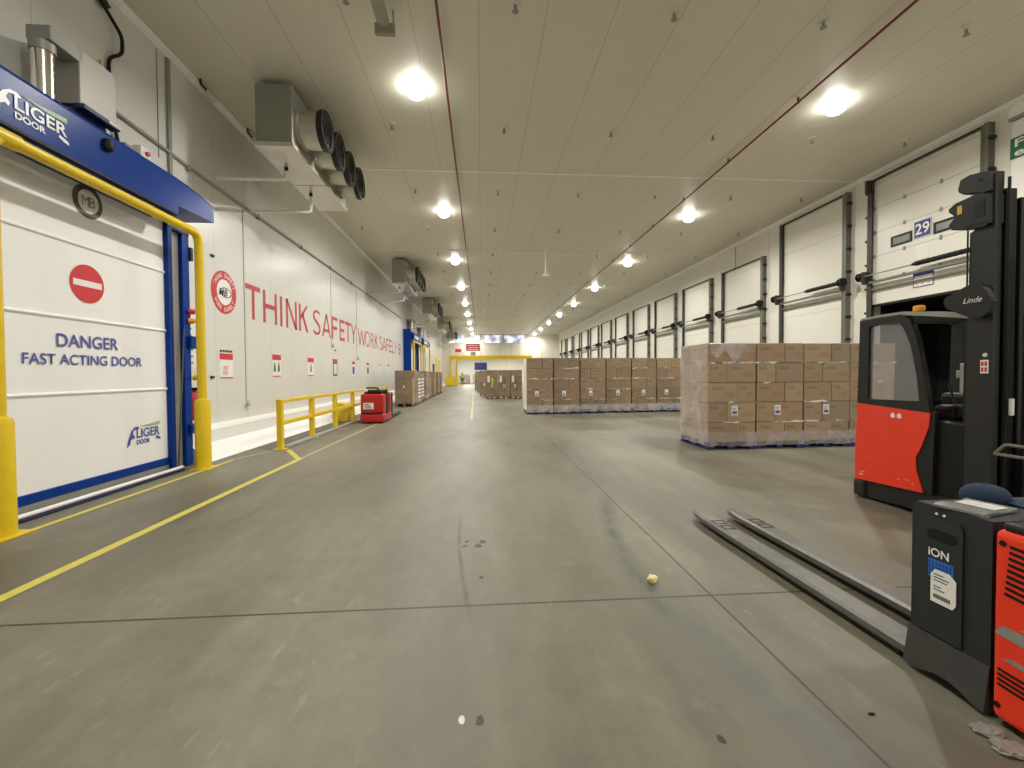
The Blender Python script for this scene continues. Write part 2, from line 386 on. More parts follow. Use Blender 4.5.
# ---------------------------------------------------------------- mesh builder
class B:
    def __init__(s):
        s.bm = bmesh.new()

    def box(s, x0, x1, y0, y1, z0, z1, bev=0.0, seg=2):
        x0, x1 = min(x0, x1), max(x0, x1); y0, y1 = min(y0, y1), max(y0, y1); z0, z1 = min(z0, z1), max(z0, z1)
        mat = Matrix.Translation(((x0 + x1) / 2, (y0 + y1) / 2, (z0 + z1) / 2)) @ Matrix.Diagonal((x1 - x0, y1 - y0, z1 - z0, 1))
        r = bmesh.ops.create_cube(s.bm, size=1, matrix=mat)
        if bev:
            es = list({e for v in r['verts'] for e in v.link_edges})
            bmesh.ops.bevel(s.bm, geom=es, offset=bev, segments=seg, affect='EDGES', profile=0.5)
        return s

    def cyl(s, p0, p1, r, seg=16, r2=None, caps=True):
        p0, p1 = Vector(p0), Vector(p1)
        d = p1 - p0
        rot = Vector((0, 0, 1)).rotation_difference(d.normalized()).to_matrix().to_4x4()
        bmesh.ops.create_cone(s.bm, cap_ends=caps, segments=seg, radius1=r, radius2=r if r2 is None else r2,
                              depth=d.length, matrix=Matrix.Translation((p0 + p1) / 2) @ rot)
        return s

    def tube(s, pts, r, seg=8, round_=0.0, n=4):
        """one swept tube through the points, corners rounded by round_"""
        P = [Vector(p) for p in pts]
        if round_:
            Q = [P[0]]
            for i in range(1, len(P) - 1):
                a, b, c = P[i - 1], P[i], P[i + 1]
                k = min(round_, (a - b).length * 0.49, (c - b).length * 0.49)
                p0 = b + (a - b).normalized() * k
                p1 = b + (c - b).normalized() * k
                for j in range(n + 1):
                    t = j / n
                    Q.append(p0 * (1 - t) ** 2 + b * 2 * t * (1 - t) + p1 * t * t)
            Q.append(P[-1])
            P = Q
        rings = []
        nrm = None
        for i, p in enumerate(P):
            t = ((P[i + 1] - p) if i == 0 else (p - P[i - 1]) if i == len(P) - 1 else (P[i + 1] - p).normalized() + (p - P[i - 1]).normalized()).normalized()
            if nrm is None:
                nrm = t.orthogonal().normalized()
            nrm = (nrm - t * nrm.dot(t)).normalized()
            bn = t.cross(nrm)
            rr = r[i] if isinstance(r, (list, tuple)) else r
            rings.append([s.bm.verts.new(p + (nrm * math.cos(a) + bn * math.sin(a)) * rr) for a in [2 * math.pi * k / seg for k in range(seg)]])
        for a, b in zip(rings, rings[1:]):
            for k in range(seg):
                s.bm.faces.new((a[k], a[(k + 1) % seg], b[(k + 1) % seg], b[k]))
        s.bm.faces.new(rings[0][::-1])
        s.bm.faces.new(rings[-1])
        return s

    def prism(s, mat, poly, h0, h1):
        """polygon (u,v) in the frame mat, thick from h0 to h1 along its normal"""
        a = [s.bm.verts.new(mat @ Vector((u, v, h0))) for u, v in poly]
        b = [s.bm.verts.new(mat @ Vector((u, v, h1))) for u, v in poly]
        n = len(poly)
        s.bm.faces.new(a[::-1]); s.bm.faces.new(b)
        for i in range(n):
            s.bm.faces.new((a[i], a[(i + 1) % n], b[(i + 1) % n], b[i]))
        return s

    def ringprism(s, mat, outer, inner, h0, h1):
        """frame between two polygons of equal count"""
        n = len(outer)
        o0 = [s.bm.verts.new(mat @ Vector((u, v, h0))) for u, v in outer]
        o1 = [s.bm.verts.new(mat @ Vector((u, v, h1))) for u, v in outer]
        i0 = [s.bm.verts.new(mat @ Vector((u, v, h0))) for u, v in inner]
        i1 = [s.bm.verts.new(mat @ Vector((u, v, h1))) for u, v in inner]
        for k in range(n):
            l = (k + 1) % n
            s.bm.faces.new((o0[k], o0[l], o1[l], o1[k]))
            s.bm.faces.new((i0[l], i0[k], i1[k], i1[l]))
            s.bm.faces.new((o1[k], o1[l], i1[l], i1[k]))
            s.bm.faces.new((o0[l], o0[k], i0[k], i0[l]))
        return s

    def disc(s, mat, cu, cv, r, h0=0.0, h1=0.004, seg=40, ru=None):
        return s.prism(mat, [(cu + (ru or r) * math.cos(2 * math.pi * k / seg), cv + r * math.sin(2 * math.pi * k / seg)) for k in range(seg)], h0, h1)

    def ring(s, mat, cu, cv, r0, r1, h0=0.0, h1=0.004, seg=40, k_=1.0):
        f = lambda r: [(cu + k_ * r * math.cos(2 * math.pi * k / seg), cv + r * math.sin(2 * math.pi * k / seg)) for k in range(seg)]
        return s.ringprism(mat, f(r1), f(r0), h0, h1)

    def text(s, mat, txt, u0, u1, v0, v1, h=0.004, bold=0.0, shear=0.0, fit=True):
        cu = bpy.data.curves.new('lettering', 'FONT')
        cu.body = txt; cu.size = 1.0; cu.offset = bold; cu.shear = shear
        ob = bpy.data.objects.new('lettering', cu)
        me = bpy.data.meshes.new_from_object(ob)
        bpy.data.objects.remove(ob); bpy.data.curves.remove(cu)
        if not me.vertices:
            return s
        xs = [v.co.x for v in me.vertices]; ys = [v.co.y for v in me.vertices]
        mx, Mx, my, My = min(xs), max(xs), min(ys), max(ys)
        sx = (u1 - u0) / max(Mx - mx, 1e-6); sy = (v1 - v0) / max(My - my, 1e-6)
        for v in me.vertices:
            v.co = mat @ Vector((u0 + (v.co.x - mx) * sx, v0 + (v.co.y - my) * sy, h))
        s.bm.from_mesh(me)
        bpy.data.meshes.remove(me)
        return s

    def arc_text(s, mat, txt, cu, cv, r, size, a_mid, span, h=0.004, inside=False, bold=0.01):
        n = len(txt)
        for i, ch in enumerate(txt):
            if ch == ' ':
                continue
            t = (i + 0.5) / n - 0.5
            a = a_mid - t * span if not inside else a_mid + t * span
            rot = a - math.pi / 2 if not inside else a + math.pi / 2
            loc = mat @ Matrix.Translation((cu + r * math.cos(a), cv + r * math.sin(a), 0)) @ Matrix.Rotation(rot, 4, 'Z')
            w = size * (0.25 if ch == 'I' else 0.7)
            s.text(loc, ch, -w / 2, w / 2, -size / 2, size / 2, h, bold)
        return s

    def lathe(s, prof, base, axis=(0, 0, 1), seg=24):
        """profile (radius, height) turned about axis at base"""
        rot = Vector((0, 0, 1)).rotation_difference(Vector(axis).normalized()).to_matrix().to_4x4()
        mt = Matrix.Translation(base) @ rot
        rings = []
        for r, h in prof:
            if r < 1e-6:
                rings.append([s.bm.verts.new(mt @ Vector((0, 0, h)))])
            else:
                rings.append([s.bm.verts.new(mt @ Vector((r * math.cos(2 * math.pi * k / seg), r * math.sin(2 * math.pi * k / seg), h))) for k in range(seg)])
        for a, b in zip(rings, rings[1:]):
            for k in range(seg):
                l = (k + 1) % seg
                if len(a) == 1 and len(b) > 1:
                    s.bm.faces.new((a[0], b[k], b[l]))
                elif len(b) == 1 and len(a) > 1:
                    s.bm.faces.new((a[k], a[l], b[0]))
                elif len(a) > 1:
                    s.bm.faces.new((a[k], a[l], b[l], b[k]))
        return s

    def xform(s, mat):
        bmesh.ops.transform(s.bm, matrix=mat, verts=s.bm.verts)
        return s

    def build(s, name, mat, parent=None, smooth=False, origin=None, fix=True):
        org = Vector((0, 0, 0))
        if parent is not None:
            o = parent
            while o is not None:
                org += o.location
                o = o.parent
        if fix:
            bmesh.ops.recalc_face_normals(s.bm, faces=s.bm.faces)
        if parent is None and origin is None and len(s.bm.verts):
            xs = [v.co.x for v in s.bm.verts]; ys = [v.co.y for v in s.bm.verts]; zs = [v.co.z for v in s.bm.verts]
            origin = ((min(xs) + max(xs)) / 2, (min(ys) + max(ys)) / 2, min(zs))
        loc = Vector(origin) - org if origin is not None else Vector((0, 0, 0))
        for v in s.bm.verts:
            v.co -= org + loc
        if smooth:
            for f in s.bm.faces:
                f.smooth = True
            for e in s.bm.edges:
                if len(e.link_faces) == 2 and e.calc_face_angle(0) > math.radians(38):
                    e.smooth = False
        me = bpy.data.meshes.new(name)
        s.bm.to_mesh(me)
        s.bm.free()
        me.materials.append(MAT[mat] if isinstance(mat, str) else mat)
        ob = bpy.data.objects.new(name, me)
        COL.objects.link(ob)
        ob.location = loc
        if parent is not None:
            ob.parent = parent
        return ob

def tag(o, label=None, cat=None, group=None, kind=None):
    for k, v in (('label', label), ('category', cat), ('group', group), ('kind', kind)):
        if v:
            o[k] = v
    return o

def thing(name, loc, label, cat, group=None, kind=None):
    o = bpy.data.objects.new(name, None)
    o.empty_display_size = 0.2
    COL.objects.link(o)
    o.location = loc
    return tag(o, label, cat, group, kind)

KIDS = {}
def kids(o):
    return [c for c in o.children]

def copy_tree(o, parent=None):
    c = o.copy()
    COL.objects.link(c)
    c.parent = parent
    for ch in kids(o):
        copy_tree(ch, c)
    return c

def drop_tree(o):
    for ch in list(o.children):
        drop_tree(ch)
    bpy.data.objects.remove(o)

def FL_(x, y0, z): # frame on a face that looks to +X (slogan side): u along +Y, v up
    return Matrix(((0, 0, 1, x), (1, 0, 0, y0), (0, 1, 0, z), (0, 0, 0, 1)))
def FR_(x, y0, z): # face that looks to -X (dock side): u along -Y, v up
    return Matrix(((0, 0, -1, x), (-1, 0, 0, y0), (0, 1, 0, z), (0, 0, 0, 1)))
def FC_(x0, y, z): # face that looks to -Y (towards the camera): u along +X, v up
    return Matrix(((1, 0, 0, x0), (0, 0, -1, y), (0, 1, 0, z), (0, 0, 0, 1)))
YZ = FL_(0, 0, 0)              # polygon in world (Y,Z), thick along X
ORD = ['zeroth', 'first', 'second', 'third', 'fourth', 'fifth', 'sixth', 'seventh', 'eighth', 'ninth', 'tenth', 'eleventh', 'twelfth', 'thirteenth', 'fourteenth', 'fifteenth', 'sixteenth']

# ================================================================ ROOM SHELL
def struct(name, b, mat, parent=None, label=None, cat=None):
    o = b.build(name, mat, parent)
    if parent is None:
        tag(o, label, cat, kind='structure')
    return o

struct('floor', B().box(-6.5, 13.5, YB - 0.3, 75, -0.2, 0), 'floor')
struct('ceiling', B().box(XL - 0.2, XR + 0.2, YB - 0.2, YF + 0.2, ZC, ZC + 0.2), 'ceiling')
struct('wall_left', B().box(XL - 0.2, XL, YB, YF, 0, ZC), 'wall')
wr = B()
wr.box(XR, XR + 0.25, YB, 8.98, 0, ZC).box(XR, XR + 0.25, 11.58, YF, 0, ZC).box(XR, XR + 0.25, 8.98, 11.58, 3.46, ZC)
struct('wall_right', wr, 'wallr')
struct('wall_back', B().box(XL - 0.2, XR + 0.25, YB - 0.25, YB, 0, ZC), 'wallr')
OX0, OX1, OZ = -3.45, 6.6, 3.72       # opening in the far wall
wf = B()
wf.box(XL, OX0, YF, YF + 0.25, 0, ZC).box(OX1, XR, YF, YF + 0.25, 0, ZC).box(OX0, OX1, YF, YF + 0.25, OZ, ZC)
struct('wall_far', wf, 'wallf')
# next hall seen through the opening
nh = B()
nh.box(-6.0, 10, 74.0, 74.2, 0, 4.6)
struct('wall_next_hall', nh, 'wallf')
struct('wall_next_hall_side', B().box(-6.2, -6.0, YF + 0.25, 74.2, 0, 4.6), 'wallf')
struct('wall_next_hall_end', B().box(10, 10.2, YF + 0.25, 74.2, 0, 4.6), 'wallf')
struct('ceiling_next_hall', B().box(-6.2, 10.2, YF + 0.25, 74.2, 4.6, 4.8), 'ceiling')
# dock pod behind the raised door, its unlit gloom painted as near-black walls
dp = B()
dp.box(13.0, 13.1, 8.9, 11.66, 0, 3.6).box(XR + 0.25, 13.0, 8.88, 8.98, 0, 3.6).box(XR + 0.25, 13.0, 11.58, 11.68, 0, 3.6).box(XR + 0.25, 13.0, 8.98, 11.58, 3.46, 3.6)
struct('wall_dock_pod', dp, 'darkvoid')

# kerb along the slogan wall, in front of it (sloped top, upright face, sloped toe)
KP = [(XL, 0), (XL, 0.60), (-5.13, 0.52), (-5.10, 0.30), (-4.86, 0.0)]
XZm = lambda y: Matrix(((1, 0, 0, 0), (0, 0, 1, y), (0, 1, 0, 0), (0, 0, 0, 1)))
struct('baseboard_left', B().prism(XZm(0), KP, 8.05, 29.6), 'kerb')
struct('baseboard_far_left', B().prism(XZm(0), KP, 42.5, YF), 'kerb')
# ceiling joint covers and coves
for i, y in enumerate((-3.4, 4.35, 12.1, 19.85, 27.6, 35.35, 43.1, 50.85, 58.6)):
    struct('trim_%d' % (i + 1), B().box(XL, XR, y - 0.05, y + 0.05, ZC - 0.022, ZC, 0.006), 'trim')
struct('trim_cove_left', B().prism(XZm(0), [(XL, ZC), (XL, ZC - 0.10), (XL + 0.02, ZC - 0.10), (XL + 0.10, ZC - 0.02), (XL + 0.10, ZC)], YB, YF), 'trim')
struct('trim_cove_right', B().prism(XZm(0), [(XR, ZC), (XR, ZC - 0.10), (XR - 0.02, ZC - 0.10), (XR - 0.10, ZC - 0.02), (XR - 0.10, ZC)], YB, YF), 'trim')
struct('trim_column_right', B().box(XR - 0.05, XR, 8.0, 8.36, 0, ZC - 0.1, 0.01), 'trim')

# painted floor lines
def line(name, pts, w, mat, label):
    b = B()
    P = [Vector((x, y, 0)) for x, y in pts]
    for i, (a, c) in enumerate(zip(P, P[1:])):
        d = (c - a).normalized(); n = Vector((-d.y, d.x, 0)) * w / 2
        e = d * (w / 2 if i else 0)
        v = [b.bm.verts.new(q + Vector((0, 0, 0.003 + 0.0005 * i))) for q in (a - n - e, c - n, c + n, a + n - e)]
        b.bm.faces.new(v)
    o = b.build(name, mat)
    tag(o, label, 'floor marking', kind='structure')
line('floor_line', [(-3.36, -5.5), (-3.36, 8.25), (-4.02, 9.33)], 0.10, 'yline', 'bright yellow line on the floor turning towards the guard rail')
line('floor_line', [(-4.50, -5.5), (-4.56, 8.35)], 0.08, 'yline', 'yellow line on the floor past the bases of the door bollards')
line('floor_line', [(-3.36, 8.30), (-3.30, 14.0)], 0.07, 'pline', 'faded line on the floor beside the guard rail')
line('floor_line', [(-4.56, 8.40), (-4.30, 9.2)], 0.07, 'pline', 'faded short line between bollard and guard rail')
line('floor_line', [(-0.35, 15.0), (-0.75, 42.0)], 0.08, 'pline', 'faded pale line down the middle of the aisle')

# ================================================================ CEILING FITTINGS
lamp_X = (-1.22, 7.33)
lamp_Y = [8.63 + 6.39 * k for k in (-2, -1, 0, 1, 2, 3, 4, 5, 6, 7, 8)]
proto = None
for r, lx in enumerate(lamp_X):
    for k, ly in enumerate(lamp_Y):
        if proto is None:
            lp = thing('ceiling_light', (lx, ly, ZC), None, 'ceiling light')
            B().lathe([(0, 0), (0.13, 0), (0.13, -0.035), (0.10, -0.05), (0, -0.05)], (lx, ly, ZC)).build('housing', 'sprink', lp, True)
            B().lathe([(0, -0.045), (0.165, -0.05), (0.18, -0.10), (0.165, -0.16), (0.11, -0.205), (0, -0.225)], (lx, ly, ZC)).build('lamp_lens', 'lens', lp, True)
            proto = lp
        else:
            lp = copy_tree(proto)
            lp.location = (lx, ly, ZC)
        n = k - 1
        if n >= 1:
            lp['label'] = 'round lit ceiling light, %s from the camera in the row nearer the %s' % (ORD[n], 'slogan wall' if r == 0 else 'dock doors')
        else:
            lp['label'] = 'round lit ceiling light %s the camera in the row nearer the %s' % ('behind' if k == 0 else 'added as fill above', 'slogan wall' if r == 0 else 'dock doors')
        lp['group'] = 'round ceiling lights in two rows'
        ld = bpy.data.lights.new('lamp_glow', 'AREA')
        ld.shape = 'DISK'; ld.size = 0.30; ld.energy = LAMP_POWER * {1: 0.30, 10: 0.35}.get(k, 1.0); ld.color = LAMP_COLOUR  # dim pair above the camera is added fill for the foreground
        ld.spread = math.radians(165)
        lo = bpy.data.objects.new('lamp_glow', ld)
        COL.objects.link(lo)
        lo.location = (0, 0, -0.24)
        lo.parent = lp
for x in (-2, 5):
    lp = copy_tree(proto)
    for ch in list(lp.children):
        if ch.type == 'LIGHT':
            bpy.data.objects.remove(ch)
    lp.location = (x, 67.0, 4.6)
    tag(lp, 'round lit ceiling light in the hall beyond the far opening, %s' % ('above the person' if x < 0 else 'away from the person'), 'ceiling light', 'lights of the next hall')
    ld = bpy.data.lights.new('lamp_glow', 'AREA'); ld.shape = 'DISK'; ld.size = 0.30; ld.energy = 800; ld.color = LAMP_COLOUR
    lo = bpy.data.objects.new('lamp_glow', ld); COL.objects.link(lo); lo.location = (0, 0, -0.24); lo.parent = lp

# sprinklers on a regular grid
proto = None
SX = [-4.40, -1.93, 0.55, 3.0, 5.42, 7.86, 10.2]
SYs = [6.64, 9.93, 13.33, 16.75, 20.2, 23.6, 27.0, 30.4, 33.8, 37.2, 40.6, 44.0]
for j, sy in enumerate(SYs):
    for i, sx in enumerate(SX):
        if i == 0 and j in (0, 1, 4, 7, 8, 11):
            continue
        if proto is None:
            sp = thing('ceiling_sprinkler', (sx, sy, ZC), None, 'sprinkler')
            B().lathe([(0, 0), (0.085, 0), (0.075, -0.02), (0.03, -0.03), (0, -0.03)], (sx, sy, ZC), seg=16).build('ceiling_plate', 'sprink', sp, True)
            B().lathe([(0, -0.028), (0.022, -0.028), (0.022, -0.11), (0, -0.11)], (sx, sy, ZC), seg=10).build('nozzle', 'grey', sp, True)
            B().lathe([(0, -0.105), (0.045, -0.11), (0.05, -0.12), (0, -0.125)], (sx, sy, ZC), seg=12).build('deflector', 'grey', sp, True)
            proto = sp
        else:
            sp = copy_tree(proto)
            sp.location = (sx, sy, ZC)
        sp['label'] = 'small white ceiling sprinkler, %s from the slogan wall in the %s row ahead' % (ORD[i + 1], ORD[j + 1])
        sp['group'] = 'ceiling sprinklers'

# red sprinkler pipes along the ceiling
for x, lab in ((-0.62, 'thin red sprinkler pipe under the ceiling beside the lamp row nearer the slogan wall'),
               (6.42, 'thin red sprinkler pipe under the ceiling beside the lamp row nearer the dock doors')):
    t = thing('sprinkler_pipe', (x, 0, ZC), lab, 'pipe')
    B().cyl((x, YB + 0.02, ZC - 0.10), (x, YF - 0.02, ZC - 0.10), 0.022, 10).build('pipe', 'redpipe', t, True)
    c = None
    for k in range(26):
        y = -4 + 2.5 * k
        if c is None:
            c = B().box(x - 0.012, x + 0.012, y - 0.02, y + 0.02, ZC - 0.13, ZC - 0.002).build('clip', 'redpipe', t, origin=(x, y, ZC))
        else:
            d = c.copy(); COL.objects.link(d); d.parent = t; d.location = (0, y, 0)
    c.location = (0, -4, 0)

# grey bracket hanging over the aisle and the white rod
t = thing('ceiling_bracket', (-1.45, 6.7, ZC), 'grey metal trunking bracket hanging from the ceiling near the first lamp', 'bracket')
B().tube([(-1.44, 4.8, 6.93), (-1.43, 6.9, 6.93)], 0.03, 4).build('tie_rod', 'grey', t)
B().box(-1.52, -1.34, 4.6, 6.90, 6.80, 6.86, 0.01).build('channel', 'greyp', t)
B().box(-1.58, -1.28, 6.86, 6.94, 6.74, 6.90, 0.01).build('end_plate', 'greyp', t)
B().box(-1.60, -1.26, 5.98, 6.10, 6.76, 6.90, 0.01).build('clamp', 'grey', t)
for y in (5.0, 6.88):
    B().cyl((-1.30, y, 6.9), (-1.30, y, ZC), 0.012, 8).build('hanger', 'grey', t)
t = thing('hanging_rod', (2.43, 16.3, ZC), 'thin white rod with a small cross foot hanging from the ceiling', 'rod')
B().cyl((2.43, 16.3, 5.26), (2.43, 16.3, ZC), 0.024, 10).build('rod', 'swhite', t, True)
B().box(2.30, 2.56, 16.24, 16.36, 5.20, 5.27, 0.01).build('foot', 'swhite', t)

# evaporator units on the ceiling beside the slogan wall
def fan_blades(x, y, z, r):
    b = B()
    for k in range(5):
        a = 2 * math.pi * k / 5
        m = Matrix.Translation((x, y, z)) @ Matrix.Rotation(a, 4, 'X') @ Matrix.Rotation(math.radians(28), 4, 'Z')
        b.prism(m @ Matrix(((0, 0, 1, 0), (1, 0, 0, 0), (0, 1, 0, 0), (0, 0, 0, 1))), [(-0.05, 0.04), (0.05, 0.04), (0.12, r * 0.9), (-0.09, r * 0.92)], -0.004, 0.004)
    b.cyl((x - 0.05, y, z), (x + 0.05, y, z), 0.07, 12)
    return b
def evaporator(y, label):
    x0, x1, z0, z1, L = -4.17, -3.50, 5.88, 6.99, 3.25
    t = thing('evaporator_unit', ((x0 + x1) / 2, y, z0), label, 'cooling unit', 'ceiling evaporator units beside the slogan wall')
    B().box(x0, x1, y, y + L, z0 + 0.02, z1, 0.015).build('casing', 'casing', t)
    B().box(x0 - 0.02, x1 + 0.03, y - 0.02, y + L * 0.52, z0 - 0.05, z0 + 0.03, 0.01).build('drip_tray', 'tray', t)
    B().box(x0 - 0.02, x1 + 0.03, y + L * 0.53, y + L + 0.02, z0 - 0.05, z0 + 0.03, 0.01).build('drip_tray', 'tray', t)
    for k in range(4):
        fy, fz, r = y + 0.43 + 0.79 * k, 6.36, 0.345
        s = B().lathe([(r, -0.02), (r + 0.02, 0.0), (r + 0.02, 0.06), (r, 0.07), (r, 0.40), (r + 0.025, 0.42), (r + 0.025, 0.50), (r - 0.012, 0.50), (r - 0.012, 0.06), (r - 0.012, -0.02)], (x1, fy, fz), (1, 0, 0), 28).build('fan_shroud', 'shroud', t, True)
        B().lathe([(r - 0.01, 0.40), (r + 0.022, 0.40), (r + 0.034, 0.43), (r + 0.034, 0.515), (r - 0.01, 0.515), (r - 0.01, 0.40)], (x1, fy, fz), (1, 0, 0), 28).build('rim_ring', 'dark', s, True)
        fan_blades(x1 + 0.28, fy, fz, r).build('fan_blades', 'black', s)
        g = B()
        for q in (0.09, 0.15, 0.21, 0.27, 0.32):
            g.lathe([(q - 0.006, 0), (q + 0.006, 0), (q + 0.006, 0.01), (q - 0.006, 0.01), (q - 0.006, 0)], (x1 + 0.475, fy, fz), (1, 0, 0), 24)
        for a in range(4):
            m = Matrix.Translation((x1 + 0.48, fy, fz)) @ Matrix.Rotation(a * math.pi / 4, 4, 'X')
            p0, p1 = m @ Vector((0, -0.335, 0)), m @ Vector((0, 0.335, 0))
            g.cyl(p0, p1, 0.006, 6)
        g.build('fan_grille', 'black', s)
        B().lathe([(0, 0.02), (r - 0.02, 0.02), (r - 0.02, 0.03), (0, 0.03)], (x1, fy, fz), (1, 0, 0), 24).build('coil_face', 'black', s)
    for yy in (y + 0.3, y + L - 0.3):
        for xx in (x0 + 0.05, x1 - 0.05):
            B().cyl((xx, yy, z1 - 0.02), (xx, yy, ZC), 0.014, 8).build('hanger', 'grey', t)
    # insulated drain pipes from the tray to the wall
    for yy, zz in ((y + 0.85, 5.58), (y + 2.15, 5.40)):
        B().tube([(-3.98, yy, z0 - 0.05), (-3.98, yy, zz), (XL + 0.01, yy - 0.10, zz - 0.04)], 0.032, 8, 0.06).build('drain_pipe', 'swhite', t, True)
        B().cyl((-3.98, yy, z0 - 0.12), (-3.98, yy, z0 - 0.04), 0.038, 10).build('drain_collar', 'black', t, True)
    return t
for i, y in enumerate((8.54, 21.0, 31.7, 42.3, 53.0)):
    evaporator(y, ['grey four-fan evaporator unit under the ceiling, closest to the camera',
                   'grey four-fan evaporator unit under the ceiling above the far end of the slogan',
                   'grey evaporator unit under the ceiling over the blue far doors, third along the wall',
                   'grey evaporator unit under the ceiling, fourth along the slogan wall',
                   'grey evaporator unit under the ceiling, farthest along the slogan wall'][i])

# ================================================================ LEFT: FAST-ACTING DOOR
XD = -5.08      # curtain plane
d = thing('door_1', (XD, 6.05, 0), 'big white fast-acting roll door with blue frame and hood, DANGER lettering', 'door', kind='structure')
cb = B().box(XD - 0.03, XD, 4.66, 7.44, 0.22, 4.12)
cb.build('door_curtain', 'curtain', d)
for z in (3.22, 2.28, 1.345):
    B().cyl((XD, 4.66, z), (XD, 7.44, z), 0.022, 8).build('curtain_bar', 'curtain', d, True)
B().box(XD - 0.05, XD + 0.02, 4.64, 7.46, 0.12, 0.235, 0.01).build('bottom_bar', 'blue', d)
B().box(XD - 0.05, XD + 0.01, 4.64, 7.46, 0.012, 0.12).build('bottom_seal', 'grey', d)
for s, yg in ((1, 7.42), (-1, 4.68)):
    g = B()
    g.box(XD - 0.1, XD + 0.07, yg, yg + s * 0.10, 0.02, 4.08, 0.008)
    g.box(XD - 0.1, XD + 0.04, yg + s * 0.38, yg + s * 0.56, 0.02, 4.08, 0.008)
    g.box(XD - 0.1, XD + 0.05, yg, yg + s * 0.56, 3.96, 4.10, 0.008)
    g.box(XD - 0.26, XD - 0.08, yg, yg + s * 0.56, 0.0, 4.10)
    gp = g.build('guide_post', 'blue', d)
    B().box(XD - 0.07, XD - 0.02, yg + s * 0.11, yg + s * 0.375, 0.02, 3.95).build('guide_channel', 'steel', gp)
    B().box(XD - 0.07, XD + 0.0, yg + s * 0.10, yg + s * 0.14, 0.02, 3.95).build('guide_seal', 'black', gp)
    B().tube([(XD + 0.06, yg + s * 0.36, 2.35), (XD + 0.06, yg + s * 0.15, 0.05)], 0.012, 6).build('stay_rod', 'olive', gp)
    B().box(XD - 0.02, XD + 0.10, yg + s * 0.44, yg + s * 0.62, 0.55, 0.72, 0.02).build('sensor_bracket', 'blue', gp)
    if s > 0:
        for z, m_ in ((2.66, 'sred'), (2.50, 'orange')):
            B().lathe([(0, 0), (0.045, 0), (0.05, 0.06), (0.035, 0.10), (0, 0.11)], (XD + 0.04, yg + 0.50, z), (1, 0.6, 0), 14).build('button', m_, gp, True)
        B().box(XD, XD + 0.11, yg + 0.46, yg + 0.62, 2.02, 2.24, 0.015).build('control_box', 'blue', gp)
        B().box(XD - 0.02, XD + 0.07, yg + 0.56, yg + 0.63, 3.55, 3.78, 0.01).build('hinge_bracket', 'dark', gp)
        B().lathe([(0, 0), (0.05, 0), (0.05, 0.07), (0, 0.09)], (XD + 0.05, yg + 0.58, 1.52), (1, 0.3, 0), 14).build('push_button', 'yellow', gp, True)
# hood: rounded box profile (X,Z) along Y, end section tapers
hp = [(-5.30, 4.02), (-4.70, 4.02), (-4.66, 4.06), (-4.66, 4.57), (-4.69, 4.62), (-4.76, 4.64), (-5.30, 4.64)]
hb = B().prism(XZm(0), hp, 3.95, 7.16)
hood = hb.build('hood', 'blue', d)
he = B()
sec = []
for y, zt, zb, xo in ((7.16, 4.64, 4.18, -4.66), (7.45, 4.63, 4.20, -4.66), (7.75, 4.60, 4.215, -4.66), (8.0, 4.56, 4.225, -4.66), (8.07, 4.53, 4.23, -4.665)):
    sec.append([he.bm.verts.new(p) for p in ((-5.30, y, zb), (xo, y, zb), (xo, y, zt - 0.07), (xo - 0.03, y, zt - 0.02), (xo - 0.10, y, zt), (-5.30, y, zt))])
for a, c in zip(sec, sec[1:]):
    for k in range(6):
        he.bm.faces.new((a[k], a[(k + 1) % 6], c[(k + 1) % 6], c[k]))
he.bm.faces.new(sec[0]); he.bm.faces.new(sec[-1])
he.build('hood_end', 'blue', d)
B().box(-5.25, -4.69, 4.2, 7.15, 4.004, 4.018).build('hood_seal', 'blue', d)
B().box(-4.672, -4.652, 3.98, 7.12, 4.025, 4.06, 0.004).build('hood_gap_shade', 'black', d)  # black strip paints the shaded gap under the hood edge
B().box(-4.72, -4.58, 5.80, 5.92, 4.36, 4.52, 0.055, 4).build('motion_sensor', 'black', d)
# signs painted on the curtain
Md = FL_(XD + 0.004, 0, 0)
k_ = 0.4665  # no-entry radius is 0.245
ne = B().disc(Md, 6.04, 2.745, 0.245).build('no_entry_sign', 'sred', d)
B().prism(FL_(XD + 0.009, 0, 0), [(5.835, 2.705), (6.245, 2.705), (6.245, 2.785), (5.835, 2.785)], 0, 0.003).build('white_bar', 'swhite', ne)
mb = B().disc(Md, 6.08, 3.815, 0.215).build('round_badge', 'olive', d)
Mb2 = FL_(XD + 0.009, 0, 0)
B().disc(Mb2, 6.08, 3.815, 0.15, 0, 0.003).build('badge_face', 'swhite', mb)
lt = B().text(FL_(XD + 0.014, 0, 0), 'M', 5.985, 6.085, 3.75, 3.88, 0.0, -0.012).text(FL_(XD + 0.014, 0, 0), 'B', 6.09, 6.17, 3.75, 3.88, 0.0, -0.012)
lt.build('badge_lettering', 'olive', mb)
B().text(Md, 'DANGER', 5.60, 6.49, 1.913, 2.075, 0.006, 0.012).build('danger_lettering', 'dtext', d)
B().text(Md, 'FAST ACTING DOOR', 5.20, 6.91, 1.695, 1.825, 0.006, 0.012).build('door_lettering', 'dtext', d)

